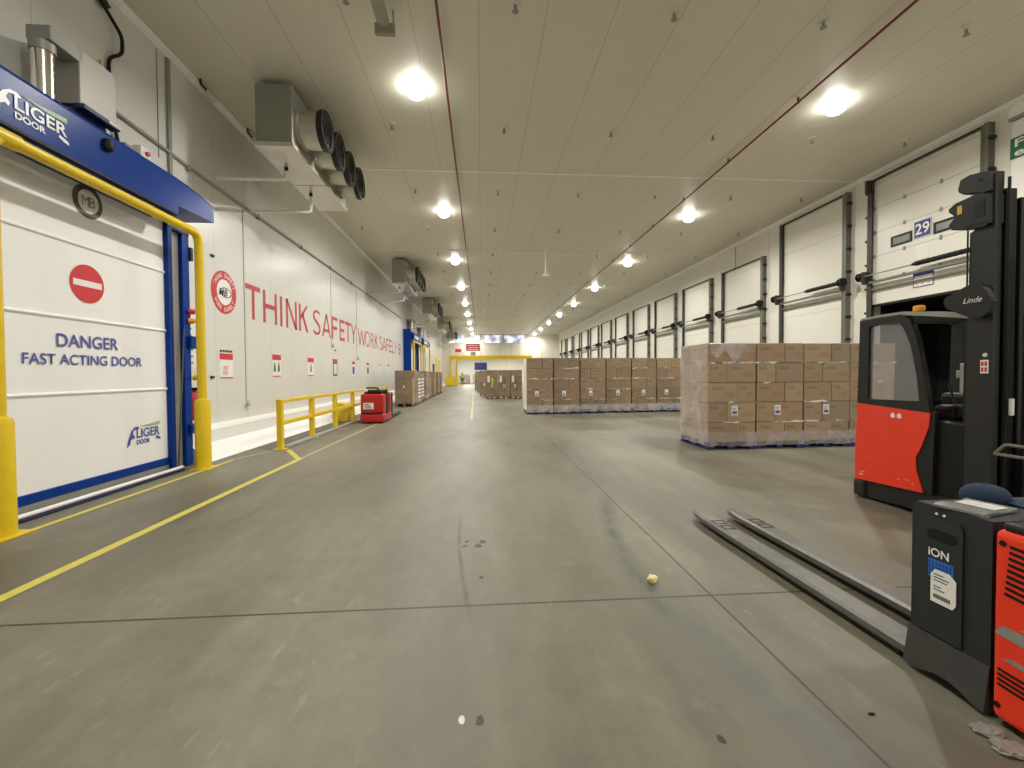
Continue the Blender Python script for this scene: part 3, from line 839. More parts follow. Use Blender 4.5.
def maker_logo(M_, u0, v0, w, h, word, sub, extra, animal, parent):
    """leaping animal over a word mark, second word below, three sheets of colour"""
    f = lambda pts: [(u0 + a * w, v0 + c * h) for a, c in pts]
    b = B()
    # stylised running animal drawn as one outline
    b.prism(M_, f([(0.0, 0.0), (0.04, 0.30), (0.10, 0.52), (0.14, 0.66), (0.22, 0.78), (0.30, 0.80), (0.36, 0.72), (0.30, 0.66), (0.26, 0.70), (0.20, 0.66), (0.17, 0.52), (0.22, 0.40), (0.20, 0.30), (0.16, 0.34), (0.10, 0.26), (0.10, 0.14), (0.05, 0.06)]), 0, 0.002)
    lg = b.build('maker_logo', animal, parent)
    c = B()
    c.prism(M_, f([(0.86, 0.30), (0.98, 0.22), (1.0, 0.12), (0.92, 0.14), (0.84, 0.22)]), 0, 0.002)
    c.build('tail_flash', animal, lg)
    B().text(M_, 'LIGER', u0 + 0.27 * w, u0 + 0.97 * w, v0 + 0.32 * h, v0 + 0.70 * h, 0.003, 0.02).build('logo_lettering', word, lg)
    B().text(M_, 'DOOR', u0 + 0.27 * w, u0 + 0.66 * w, v0 + 0.06 * h, v0 + 0.25 * h, 0.003, 0.03).build('logo_lettering', sub, lg)
    B().prism(M_, f([(0.34, 0.80), (0.62, 0.84), (0.97, 0.92), (0.97, 0.76), (0.66, 0.74)]), 0, 0.002).build('logo_stripe', extra, lg)
maker_logo(FL_(XD + 0.004, 0, 0), 6.60, 0.52, 0.66, 0.36, 'dtext', 'dtext', 'leafg', 'dtext', d)
maker_logo(FL_(-4.655, 0, 0), 4.56, 4.13, 0.80, 0.36, 'silver', 'silver', 'leafg', 'silver', d)

# ramp strip and floor tube in front of the door
t = thing('floor_threshold', (-5.0, 6.05, 0), 'low white tube threshold on the floor in front of the fast-acting door', 'threshold')
B().box(-5.03, -4.93, 4.35, 7.44, 0.0, 0.03, 0.008).build('steel_strip', 'steel', t)
B().cyl((-4.90, 4.3, 0.06), (-4.90, 7.48, 0.06), 0.026, 12).build('tube', 'swhite', t, True)
B().box(-4.90, -4.86, 4.3, 7.48, 0.0, 0.036, 0.008).build('rubber_base', 'dblue', t)

# yellow goalpost that guards the door
PX, PY0, PY1 = -4.66, 4.53, 7.63
t = thing('door_guard', (PX, (PY0 + PY1) / 2, 0), 'yellow tubular goalpost guard with thick bollard sleeves around the fast-acting door', 'guard')
B().tube([(PX, PY0, 1.0), (PX, PY0, 3.90), (PX, PY1, 3.90), (PX, PY1, 1.0)], 0.066, 16, 0.20, 8).build('frame_tube', 'yellow', t, True)
for y in (PY0, PY1):
    B().lathe([(0, 0.012), (0.115, 0.012), (0.115, 1.10), (0.10, 1.15), (0.066, 1.17), (0, 1.17)], (PX, y, 0), seg=28).build('bollard_sleeve', 'yellow', t, True)
    B().box(PX - 0.15, PX + 0.17, y - 0.17, y + 0.17, 0, 0.014, 0.004).build('base_plate', 'yellow', t)
B().tube([(PX, PY0 + 0.02, 3.90), (PX, PY0 + 0.26, 3.90)], 0.082, 16).build('coupling', 'yellow', t, True)

# stainless air handler with foil duct on top of the hood
t = thing('air_handler', (-5.0, 5.9, 4.64), 'stainless steel box on top of the blue hood with a shiny foil duct', 'air handler')
B().box(XL + 0.01, -4.80, 5.68, 6.22, 4.84, 5.52, 0.012).build('housing', 'steel', t)
dz = [(0.0, 0)]
prof = []
for k in range(17):
    z = 0.0 + k * 0.043
    prof.append((0.098 + (0.006 if k % 2 else 0.0), z))
B().lathe([(0, 0)] + prof + [(0, prof[-1][1])], (-4.93, 5.38, 4.62), seg=24).build('foil_duct', 'shiny', t, True)
B().lathe([(0, 0), (0.115, 0), (0.115, 0.10), (0, 0.10)], (-4.93, 5.38, 5.22), seg=24).build('duct_collar', 'steel', t, True)
B().box(-5.06, -4.80, 5.33, 5.74, 5.34, 5.50, 0.01).build('top_duct', 'grey', t)
B().box(-4.86, -4.74, 5.66, 6.20, 4.78, 4.84, 0.01).build('lower_lip', 'dblue', t)
B().box(-5.28, -4.86, 5.68, 6.12, 4.64, 4.80).build('filter_box', 'dblue', t)
B().box(-4.83, -4.74, 6.02, 6.20, 4.80, 4.835, 0.004).build('drip_edge', 'swhite', t)
# conduits, cables, boxes on the wall above
t = thing('wall_conduit', (XL, 15, 5.3), 'long thin grey conduit pipe running along the slogan wall', 'pipe')
B().tube([(XL + 0.035, 6.6, 5.42), (XL + 0.035, 9.0, 5.36), (XL + 0.035, 23.6, 5.33), (XL + 0.035, 29.5, 5.33)], 0.028, 8).build('pipe', 'greyp', t, True)
for y in (8.4, 10.9, 13.4, 15.9, 18.4, 20.9):
    B().box(XL, XL + 0.07, y, y + 0.05, 5.29, 5.40, 0.005).build('clip', 'grey', t)
t = thing('vertical_conduit', (XL + 0.005, 7.98, 5.5), 'dark vertical conduit on the wall between hood and ceiling', 'pipe')
B().box(XL + 0.004, XL + 0.05, 7.94, 8.01, 4.75, ZC - 0.12, 0.008).build('pipe', 'grey', t)
B().box(XL + 0.004, XL + 0.015, 7.735, 7.745, 5.2, ZC - 0.12).build('cable', 'grey', t)
t = thing('black_cable', (XL, 6.9, 6), 'loose black cable looping down the wall to the air handler', 'cable')
B().tube([(XL + 0.04, 5.9, 6.98), (XL + 0.06, 6.55, 6.86), (XL + 0.10, 6.92, 6.55), (XL + 0.09, 6.93, 6.30), (XL + 0.04, 6.75, 6.12), (XL + 0.03, 6.76, 5.9), (XL + 0.03, 6.78, 5.35), (XL + 0.05, 6.86, 5.0), (XL + 0.05, 6.86, 4.66)], 0.024, 8, 0.08).build('cable', 'black', t, True)
B().tube([(XL + 0.05, 5.3, 6.99), (XL + 0.06, 6.5, 6.95), (XL + 0.06, 6.72, 6.8)], 0.05, 8, 0.1).build('cable_bundle', 'dark', t, True)
B().tube([(XL + 0.03, 6.62, 6.0), (XL + 0.03, 6.64, 4.75)], 0.012, 6).build('thin_cable', 'greyp', t, True)
t = thing('cable_tray', (XL, 4.2, 5.7), 'grey cable tray high on the wall beside the foil duct', 'cable tray')
B().box(XL + 0.004, XL + 0.10, 2.5, 5.0, 5.62, 5.80, 0.008).build('tray', 'greyp', t)
B().box(XL + 0.004, XL + 0.13, 2.5, 5.0, 5.55, 5.615, 0.008).build('lower_lip', 'dark', t)
t = thing('switch_box', (XL, 7.4, 5.0), 'small white switch box with a red button above the blue hood', 'switch')
B().box(XL, XL + 0.12, 7.20, 7.40, 4.95, 5.13, 0.015).build('box', 'swhite', t)
B().lathe([(0, 0), (0.035, 0), (0.035, 0.03), (0, 0.04)], (XL + 0.12, 7.32, 5.04), (1, 0, 0), 14).build('button', 'sred', t, True)
t = thing('junction_box', (XL, 7.8, 4.8), 'grey junction box on the wall at the end of the blue hood', 'box')
B().box(XL, XL + 0.1, 7.72, 7.86, 4.80, 4.98, 0.012).build('box', 'greyp', t)
B().tube([(XL + 0.03, 7.42, 4.90), (XL + 0.03, 7.72, 4.90)], 0.014, 6, 0.03).build('conduit', 'grey', t, True)
B().tube([(XL + 0.05, 7.84, 4.9), (XL + 0.06, 7.90, 4.82), (XL + 0.06, 7.9, 4.7)], 0.02, 6, 0.03).build('cable', 'black', t, True)
tag(B().box(XL, XL + 0.06, 6.98, 7.15, 4.9, 5.05, 0.01).build('relay_box', 'grey'), 'small dark grey relay box on the wall next to the white switch box', 'box')
tag(B().box(XL, XL + 0.05, 7.05, 7.88, 4.70, 4.77, 0.008).build('cable_trunking', 'swhite'), 'white cable trunking strip along the top of the blue hood', 'trunking')
for y, lab in ((8.85, 'small pale detector head on a bracket where wall meets ceiling, closer to the fast-acting door'), (10.5, 'small pale detector head on a bracket where wall meets ceiling, beside the first evaporator')):
    t = thing('wall_detector', (XL + 0.14, y, ZC), lab, 'detector')
    B().tube([(XL + 0.14, y - 0.18, ZC), (XL + 0.14, y - 0.18, 7.01), (XL + 0.16, y, 6.99)], 0.022, 8, 0.04).build('bracket', 'dark', t, True)
    B().tube([(XL + 0.15, y - 0.04, 6.99), (XL + 0.2, y + 0.16, 6.92)], 0.055, 12).build('head', 'sprink', t, True)

# ================================================================ LEFT WALL: badge, slogan, posters, cords
WL = FL_(XL + 0.002, 0, 0); WL2 = FL_(XL + 0.008, 0, 0); WL3 = FL_(XL + 0.012, 0, 0)
def wall_badge(cy, cz, r, ringm, label):
    t = tag(B().disc(WL, cy, cz, r, 0, 0.004).build('round_wall_badge', ringm), label, 'wall sign')
    B().disc(WL2, cy, cz, r * 0.60, 0, 0.003).build('badge_face', 'swhite', t)
    b = B().arc_text(WL2, 'THINK SAFETY', cy, cz, r * 0.80, r * 0.20, math.pi / 2, 2.5, 0.003)
    b.arc_text(WL2, 'WORK SAFELY', cy, cz, r * 0.80, r * 0.20, -math.pi / 2, 2.3, 0.003, True)
    b.build('badge_lettering', 'swhite', t)
    b = B().text(WL3, 'MB', cy - r * 0.46, cy + r * 0.22, cz - r * 0.17, cz + r * 0.15, 0.003, 0.012, 0.25)
    b.build('badge_initials', 'dark', t)
    b = B().ring(WL3, cy + 0.10 * r, cz, r * 0.20, r * 0.235, 0, 0.002, 32, 2.0)
    b.build('badge_swoosh', 'dark', t)
wall_badge(9.53, 3.285, 0.445, 'sred', 'large round red and white safety badge on the wall before the slogan')
wall_badge(29.05, 3.22, 0.36, 'purple', 'small round purple badge on the wall after the slogan')
sl = thing('slogan_lettering', (XL, 19, 2.87), 'long red THINK SAFETY WORK SAFELY slogan lettering on the white wall', 'lettering')
LETTERS = [('T', 10.36, 11.02), ('H', 11.16, 11.88), ('I', 12.06, 12.20), ('N', 12.42, 13.12), ('K', 13.28, 13.92),
           ('S', 14.34, 14.98), ('A', 15.12, 15.98), ('F', 16.10, 16.72), ('E', 16.96, 17.56), ('T', 17.66, 18.34), ('Y', 18.40, 19.14),
           ('W', 19.42, 20.62), ('O', 20.62, 21.42), ('R', 21.60, 22.30), ('K', 22.42, 23.06),
           ('S', 23.40, 24.10), ('A', 24.14, 25.00), ('F', 25.12, 25.72), ('E', 25.90, 26.54), ('L', 26.68, 27.26), ('Y', 27.30, 28.20)]
for n, (a, z) in (('THINK', (0, 5)), ('SAFETY', (5, 11)), ('WORK', (11, 15)), ('SAFELY', (15, 21))):
    b = B()
    for ch, y0, y1 in LETTERS[a:z]:
        z1 = 3.665 if a < 11 else 3.60
        z0 = 2.865
        w = 0.115 if a < 11 else 0.10
        S_ = lambda pts: b.prism(WL, pts, 0, 0.004)
        def bar(p, q, w=w):
            p, q = Vector(p), Vector(q); dd = (q - p).normalized(); nn = Vector((-dd.y, dd.x)) * w / 2
            S_([tuple(p - nn), tuple(q - nn), tuple(q + nn), tuple(p + nn)])
        h = w / 2; zm = (z0 + z1) / 2; ym = (y0 + y1) / 2
        if ch == 'T':
            bar((y0, z1 - h), (y1, z1 - h)); bar((ym, z0), (ym, z1 - w))
        elif ch == 'H':
            bar((y0 + h, z0), (y0 + h, z1)); bar((y1 - h, z0), (y1 - h, z1)); bar((y0 + w, zm + 0.02), (y1 - w, zm + 0.02))
        elif ch == 'I':
            bar((ym, z0), (ym, z1))
        elif ch == 'N':
            bar((y0 + h, z0), (y0 + h, z1)); bar((y1 - h, z0), (y1 - h, z1)); S_([(y0, z1), (y0 + w, z1), (y1, z0), (y1 - w, z0)])
        elif ch == 'K':
            bar((y0 + h, z0), (y0 + h, z1)); S_([(y0 + w, zm - 0.08), (y0 + w, zm + 0.07), (y1 - w, z1), (y1, z1)]); S_([(y0 + 0.20, zm + 0.08), (y0 + 0.30, zm + 0.16), (y1 + 0.03, z0), (y1 - w, z0)])
        elif ch == 'A':
            S_([(y0, z0), (y0 + w, z0), (ym + h, z1), (ym - h, z1)]); S_([(y1 - w, z0), (y1, z0), (ym + h, z1), (ym - h, z1)]); bar((y0 + 0.2, z0 + 0.22), (y1 - 0.2, z0 + 0.22), w * 0.8)
        elif ch in 'FEL':
            bar((y0 + h, z0), (y0 + h, z1))
            if ch in 'FE':
                bar((y0 + w, z1 - h), (y1, z1 - h)); bar((y0 + w, zm), (y1 - 0.06, zm))
            if ch in 'EL':
                bar((y0 + w, z0 + h), (y1, z0 + h))
        elif ch == 'Y':
            S_([(y0, z1), (y0 + w, z1), (ym + h, zm - 0.05), (ym - h, zm - 0.05)]); S_([(y1 - w, z1), (y1, z1), (ym + h, zm - 0.05), (ym - h, zm - 0.05)]); bar((ym, z0), (ym, zm - 0.05))
        elif ch == 'W':
            q = (y1 - y0) / 4
            for k, (s0, s1) in enumerate(((z1, z0), (z0, z1 - 0.05), (z1 - 0.05, z0), (z0, z1))):
                S_([(y0 + q * k - h * (k > 0), s0), (y0 + q * k + h + h * (k == 0), s0), (y0 + q * (k + 1) + h, s1), (y0 + q * (k + 1) - h, s1)])
        elif ch in 'SOR':
            b.text(WL, ch, y0, y1, z0, z1, 0.004, -0.012)
    b.build('lettering', 'slog', sl)

# posters
PS = [(9.31, 9.80, 2.10, 1.49, 'a'), (11.56, 12.06, 2.11, 1.50, 'b'), (13.84, 14.34, 2.11, 1.51, 'b'), (16.15, 16.62, 2.13, 1.52, 'c'),
      (18.42, 18.92, 2.13, 1.52, 'd'), (20.74, 21.24, 2.14, 1.52, 'd'), (23.08, 23.55, 2.15, 1.53, 'd'), (25.28, 25.78, 2.16, 1.54, 'd')]
PL = ['white and pink safety poster with red bands under the round red badge', 'white poster with red heading and two green figures under the letter H',
      'white poster with red heading and a single green figure under the letter N', 'blue and red poster on the slogan wall under the letters AFE of SAFETY',
      'small pale poster under the end of the word SAFETY', 'small pale poster under the middle of the word WORK',
      'small pale poster under the start of the word SAFELY', 'small pale poster, last in the row before the far blue door']
for i, (y0, y1, z1, z0, k) in enumerate(PS):
    R_ = lambda a, c, e, f: [(y0 + (y1 - y0) * a, z0 + (z1 - z0) * e), (y0 + (y1 - y0) * c, z0 + (z1 - z0) * e), (y0 + (y1 - y0) * c, z0 + (z1 - z0) * f), (y0 + (y1 - y0) * a, z0 + (z1 - z0) * f)]
    p = tag(B().prism(WL, R_(0, 1, 0, 1), 0, 0.003).build('wall_poster', 'sblue' if k == 'c' else 'swhite'), PL[i], 'poster', 'safety posters along the slogan wall')
    if k == 'a':
        B().prism(WL2, R_(0.02, 0.98, 0.65, 0.86), 0, 0.001).build('heading_band', 'sred', p)
        B().prism(WL2, R_(0.02, 0.98, 0.01, 0.05), 0, 0.001).build('footer_band', 'sred', p)
        b = B()
        for q in range(5):
            b.prism(WL2, R_(0.04 + q * 0.19, 0.04 + q * 0.19 + 0.15, 0.90, 0.98), 0, 0.001)
        b.build('top_print', 'dark', p)
        b = B()
        for q in range(6):
            a_, e_ = 0.25 + 0.12 * (q % 3) + 0.04 * (q // 3), 0.12 + 0.17 * (q // 3) + 0.02 * (q % 2)
            b.prism(WL2, R_(a_, a_ + 0.09, e_, e_ + 0.14), 0, 0.001)
        b.build('picture_print', 'spink', p)
    elif k == 'b':
        B().prism(WL2, R_(0.02, 0.98, 0.74, 0.97), 0, 0.001).build('heading_band', 'sred', p)
        B().prism(WL2, R_(0.05, 0.95, 0.02, 0.07), 0, 0.001).build('footer_band', 'sred', p)
        for u in ((0.15, 0.60) if i == 1 else (0.4,)):
            B().prism(WL2, [(y0 + 0.5 * (u + a * 0.24), z0 + 0.6 * e) for a, e in ((0, 0.25), (1, 0.25), (0.9, 0.45), (0.7, 0.6), (0.5, 0.68), (0.3, 0.6), (0.1, 0.45))], 0, 0.001).build('picture_print', 'sgreen' if u < 0.5 and i == 1 else 'olive', p)
    elif k == 'c':
        B().prism(WL2, R_(0.05, 0.95, 0.80, 0.97), 0, 0.001).build('heading_band', 'sred', p)
        B().prism(WL2, R_(0.12, 0.88, 0.10, 0.72), 0, 0.001).build('picture_print', 'silver', p)
    else:
        B().prism(WL2, R_(0.05, 0.95, 0.78, 0.97), 0, 0.001).build('heading_band', 'sred' if i != 6 else 'spink', p)
        B().prism(WL2, R_(0.2, 0.8, 0.12, 0.62), 0, 0.001).build('picture_print', 'dtext' if i == 4 else 'olive' if i == 5 else 'silver', p)
# pull cords with little triangular weights
for y, zt, zb, lab in ((10.30, 5.28, 0.86, 'thin dark pull cord with a small weight hanging beside the letter T of THINK'),
                       (16.03, 5.2, 2.54, 'thin dark pull cord hanging beside the letter F of SAFETY'), (19.22, 5.2, 2.20, 'thin dark pull cord hanging between SAFETY and WORK')):
    t = thing('pull_cord', (XL, y, zb), lab, 'cord')
    B().box(XL, XL + 0.012, y - (0.007 if y < 12 else 0.004), y + (0.007 if y < 12 else 0.004), zb + 0.10, zt).build('cord', 'grey', t)
    B().lathe([(0, 0), (0.055, 0), (0.012, 0.13), (0, 0.13)], (XL + 0.05, y, zb), seg=12).build('weight', 'greyp', t, True)
for y, z, lab in ((9.08, 3.92, 'tiny black fixing on the wall above the round red badge'), (9.0, 1.50, 'tiny black fixing on the wall before the first poster'), (16.35, 2.43, 'tiny black fixing under the slogan')):
    tag(B().box(XL, XL + 0.03, y, y + 0.11, z, z + 0.045, 0.006).build('wall_fixing', 'black'), lab, 'fixing')
# notices and extinguisher between the door guide and the goalpost
t = tag(B().prism(WL, [(8.08, 2.15), (8.62, 2.15), (8.62, 2.72), (8.08, 2.72)], 0, 0.003).build('notice_sheet', 'swhite'), 'white notice sheet with dark print on the wall behind the yellow goalpost, upper one', 'notice')
b = B()
for q in range(4):
    b.prism(WL2, [(8.12, 2.64 - q * 0.12), (8.46, 2.64 - q * 0.12), (8.46, 2.675 - q * 0.12), (8.12, 2.675 - q * 0.12)], 0, 0.001)
b.build('print_lines', 'dtext', t)
t = tag(B().prism(WL, [(8.08, 1.70), (8.62, 1.70), (8.62, 2.10), (8.08, 2.10)], 0, 0.003).build('notice_sheet', 'paper'), 'pale notice sheet on the wall behind the yellow goalpost, lower one', 'notice')
b = B()
for q in range(3):
    b.prism(WL2, [(8.12, 2.02 - q * 0.12), (8.5, 2.02 - q * 0.12), (8.5, 2.045 - q * 0.12), (8.12, 2.045 - q * 0.12)], 0, 0.001)
b.build('print_lines', 'dtext', t)
t = thing('fire_extinguisher', (XL + 0.12, 8.26, 0.75), 'dark red fire extinguisher hung on the wall behind the yellow bollard', 'fire extinguisher')
B().lathe([(0, 0), (0.075, 0), (0.085, 0.03), (0.085, 0.40), (0.06, 0.48), (0.03, 0.50), (0.03, 0.53), (0, 0.53)], (XL + 0.13, 8.26, 0.75), seg=20).build('cylinder_body', 'sred', t, True)
B().box(XL + 0.10, XL + 0.24, 8.245, 8.275, 1.28, 1.34, 0.008).build('lever', 'black', t)
B().tube([(XL + 0.16, 8.27, 1.27), (XL + 0.2, 8.37, 1.22), (XL + 0.17, 8.37, 0.85)], 0.014, 6, 0.04).build('hose', 'black', t, True)
B().box(XL, XL + 0.05, 8.2, 8.32, 0.85, 1.2, 0.005).build('wall_bracket', 'grey', t)
tag(B().prism(WL, [(8.06, 1.40), (8.30, 1.40), (8.30, 1.66), (8.06, 1.66)], 0, 0.003).build('extinguisher_sign', 'sred'), 'red sign above the fire extinguisher', 'sign')

# ================================================================ LEFT: guard rail
RX = -4.22
t = thing('guard_rail', (RX, 9.45, 0), 'yellow steel guard rail standing along the foot of the slogan wall', 'guard rail')
for k in range(7):
    y = 9.45 + 1.72 * k
    B().box(RX - 0.055, RX + 0.055, y - 0.055, y + 0.055, 0.012, 0.985, 0.008).build('post', 'yellow', t)
    B().box(RX - 0.11, RX + 0.13, y - 0.11, y + 0.11, 0, 0.014, 0.003).build('foot_plate', 'yellow', t)
B().box(RX - 0.06, RX + 0.06, 9.39, 9.45 + 1.72 * 6 + 0.06, 0.975, 1.045, 0.008).build('top_rail', 'yellow', t)
B().box(RX - 0.045, RX + 0.045, 9.5, 9.45 + 1.72 * 6, 0.50, 0.59, 0.008).build('middle_rail', 'yellow', t)
tag(B().box(RX - 0.03, RX + 0.12, 9.58, 19.6, 0.0, 0.05, 0.01).build('floor_kerb_strip', 'grey'), 'low dark kerb strip on the floor under the yellow guard rail', 'kerb')

# ================================================================ DOCK DOORS
DC = [10.28, 13.95, 17.85, 21.75, 25.6, 29.6, 33.8, 38.0, 42.0, 46.0, 50.0, 54.0, 58.0]
def dock_door(i, c):
    hw = 1.36
    top = 6.84 if i < 2 else 6.0
    nm = 'door with the 29 sign' if i == 0 else ''
    lab = 'raised sectional dock door with two small windows and the blue 29 sign' if i == 0 else \
          'tall closed white dock door with long tracks, next beyond the door marked 29' if i == 1 else \
          'closed white dock door, %s beyond the door marked 29' % ORD[i]
    t = thing('door_%d' % (i + 2), (XR, c, 0), lab, 'dock door', 'dock doors', 'structure')
    if i == 0:
        lf = B().box(XR - 0.07, XR - 0.02, c - hw, c + hw, 3.42, 6.80).build('door_leaf', 'leaf', t)
        for a, b_ in ((10.39, 10.96), (9.29, 9.86)):
            w = B().ringprism(FR_(XR - 0.07, 0, 0), [(-b_, 4.86), (-a, 4.86), (-a, 5.13), (-b_, 5.13)], [(-b_ + 0.05, 4.91), (-a - 0.05, 4.91), (-a - 0.05, 5.08), (-b_ + 0.05, 5.08)], 0, 0.02).build('window_frame', 'dark', lf)
            B().box(XR - 0.078, XR - 0.07, a + 0.05, b_ - 0.05, 4.91, 5.08).build('window_glass', 'wglass', lf)
        for z in (4.08, 4.74, 5.40, 6.06):
            for yy in (c - hw + 0.06, c - 0.45, c + 0.45, c + hw - 0.06):
                B().box(XR - 0.095, XR - 0.07, yy - 0.03, yy + 0.03, z - 0.05, z + 0.05, 0.006).build('hinge', 'grey', lf)
        B().box(XR - 0.08, XR - 0.015, c - hw, c + hw, 3.36, 3.42).build('bottom_seal', 'black', lf)
    else:
        B().box(XR - 0.06, XR - 0.015, c - hw, c + hw, 0.02, top - 0.02).build('door_leaf', 'leafw', t)
    # tracks: far one in the darker grey, near one lighter with clips
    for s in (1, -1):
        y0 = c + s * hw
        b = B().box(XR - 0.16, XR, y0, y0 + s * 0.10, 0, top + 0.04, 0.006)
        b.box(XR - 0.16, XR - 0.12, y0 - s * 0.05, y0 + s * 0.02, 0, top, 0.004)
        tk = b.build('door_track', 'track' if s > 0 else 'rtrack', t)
        if s < 0 or i == 0:
            clip = None
            for k in range(9):
                z = 1.2 + k * (top - 1.5) / 8
                if clip is None:
                    clip = B().box(XR - 0.17, XR - 0.02, y0 + s * 0.10, y0 + s * 0.15, z - 0.03, z + 0.03).build('track_clip', 'dark', tk, origin=(XR - 0.1, y0, z))
                    zl = clip.location.z - z
                else:
                    d_ = clip.copy(); COL.objects.link(d_); d_.parent = tk; d_.location.z = z + zl
    B().box(XR - 0.14, XR - 0.08, c - hw, c + hw, top - 0.02, top + 0.03, 0.005).build('top_rail', 'track', t)
    B().box(XR - (0.30 if i == 0 else 0.18), XR, c + hw - 0.02, c + hw + 0.05, top - 0.35, top + 0.02, 0.02).build('pulley_plate', 'track', t)
    # balance shaft with spring, cable drum and bearing plates
    xs, zs = XR - 0.26, 4.22
    B().cyl((xs, c - hw - 0.1, zs), (xs, c + hw + 0.22, zs), 0.018, 8).build('balance_shaft', 'grey', t, True)
    b = B().lathe([(0, 0), (0.03, 0), (0.06, 0.05)] + [(0.055 + 0.008 * (k % 2), 0.1 + k * 0.06) for k in range(21)] + [(0.03, 1.40), (0, 1.40)], (xs, c - hw + 0.02, zs), (0, 1, 0), 12)
    b.build('spring', 'black', t, True)
    B().lathe([(0, 0), (0.12, 0), (0.12, 0.03), (0.09, 0.04), (0.09, 0.11), (0.12, 0.12), (0.12, 0.14), (0, 0.14)], (xs, c + hw + 0.10, zs), (0, 1, 0), 20).build('cable_drum', 'black', t, True)
    B().lathe([(0, 0), (0.12, 0), (0.12, 0.03), (0.09, 0.04), (0.09, 0.11), (0.12, 0.12), (0.12, 0.14), (0, 0.14)], (xs, c - hw - 0.14, zs), (0, 1, 0), 20).build('cable_drum', 'black', t, True)
    for s in (1, -1):
        B().box(XR - 0.33, XR, c + s * (hw + 0.05), c + s * (hw + 0.09), zs - 0.22, zs + 0.13, 0.012).build('bearing_plate', 'track', t)
    B().box(XR - 0.22, XR - 0.17, c - hw, c + hw, 3.99, 4.05, 0.008).build('lower_bar', 'rtrack', t)
    B().box(XR - 0.15, XR - 0.10, c - hw, c + hw, 3.80, 3.85, 0.008).build('lower_bar', 'rtrack', t)  # second thin bar below the shaft, closer to the leaf
    return t
for i, c in enumerate([c * 0.987 for c in DC]):
    dock_door(i, c)
# signs on and beside the raised door
p = tag(B().box(XR - 0.092, XR - 0.085, 9.91, 10.335, 4.885, 5.305, 0.0).build('number_sign', 'sblue'), 'square blue sign reading 29 on the raised dock door', 'sign')
B().text(FR_(XR - 0.093, 0, 0), '29', -10.295, -9.95, 4.96, 5.23, 0.003, 0.012).build('sign_number', 'swhite', p)
B().ringprism(FR_(XR - 0.0925, 0, 0), [(-10.335, 4.885), (-9.91, 4.885), (-9.91, 5.305), (-10.335, 5.305)], [(-10.322, 4.898), (-9.923, 4.898), (-9.923, 5.292), (-10.322, 5.292)], 0, 0.001).build('sign_border', 'swhite', p)
p = tag(B().box(XR - 0.078, XR - 0.072, 9.98, 10.27, 4.34, 4.71).build('paper_notice', 'paper'), 'white paper notice taped under the blue 29 sign', 'notice')
b = B()
for q in range(4):
    b.box(XR - 0.080, XR - 0.078, 10.04, 10.21, 4.43 + q * 0.06, 4.45 + q * 0.06)
b.build('print_lines', 'silver', p)
p = tag(B().box(XR - 0.082, XR - 0.073, 9.84, 10.34, 3.66, 4.02).build('door_notice', 'swhite'), 'white notice with dark blue border on the raised dock door behind its shaft', 'notice')
Mn = FR_(XR - 0.083, 0, 0)
B().ringprism(Mn, [(-10.34, 3.66), (-9.84, 3.66), (-9.84, 4.02), (-10.34, 4.02)], [(-10.32, 3.68), (-9.86, 3.68), (-9.86, 3.94), (-10.32, 3.94)], 0, 0.002).build('notice_border', 'sblue', p)
b = B()
for q in range(3):
    b.prism(Mn, [(-10.28 + q * 0.14, 3.71), (-10.20 + q * 0.14, 3.71), (-10.20 + q * 0.14, 3.75), (-10.28 + q * 0.14, 3.75)], 0, 0.002)
b.build('print_marks', 'spink', p)
p = tag(B().box(XR - 0.012, XR - 0.003, 7.20, 8.36, 5.90, 6.32, 0.0).xform(Matrix.Translation((-0.06, 0, 0))).build('fire_exit_sign', 'sgreen'), 'green fire exit sign high on the wall above the reach truck mast', 'sign')
Ms = FR_(XR - 0.074, 0, 0)
B().text(Ms, 'Fire', -8.28, -7.72, 6.12, 6.28, 0.003, 0.02).text(Ms, 'exit', -8.28, -7.74, 5.93, 6.07, 0.003, 0.02).build('sign_lettering', 'swhite', p)
B().prism(Ms, [(-7.5, 6.07), (-7.36, 6.07), (-7.36, 5.98), (-7.24, 6.11), (-7.36, 6.24), (-7.36, 6.15), (-7.5, 6.15)], 0, 0.003).build('sign_arrow', 'swhite', p)
t = thing('exit_light', (XR, 8.0, 6.7), 'long white emergency light box above the green fire exit sign', 'light')
B().box(XR - 0.14, XR - 0.05, 7.1, 8.36, 6.72, 6.93, 0.02).build('housing', 'swhite', t)
B().box(XR - 0.16, XR - 0.05, 7.12, 8.34, 6.66, 6.72, 0.01).build('lens_strip', 'grey', t)
tag(B().lathe([(0, 0), (0.09, 0), (0.11, 0.10), (0.08, 0.16), (0, 0.18)], (XR - 0.28, 22.7, 6.62), (-1, -0.4, -0.5), 14).build('wall_speaker', 'sprink', None, True), 'small pale loudspeaker on the dock wall under the ceiling', 'speaker')
tag(B().tube([(XR - 0.02, 18.2, ZC - 0.12), (XR - 0.02, 18.2, 6.06), (XR - 0.02, 19.2, 6.06)], 0.016, 6, 0.05).build('door_cable', 'grey'), 'thin grey cable dropping from the ceiling to the third dock door', 'cable')

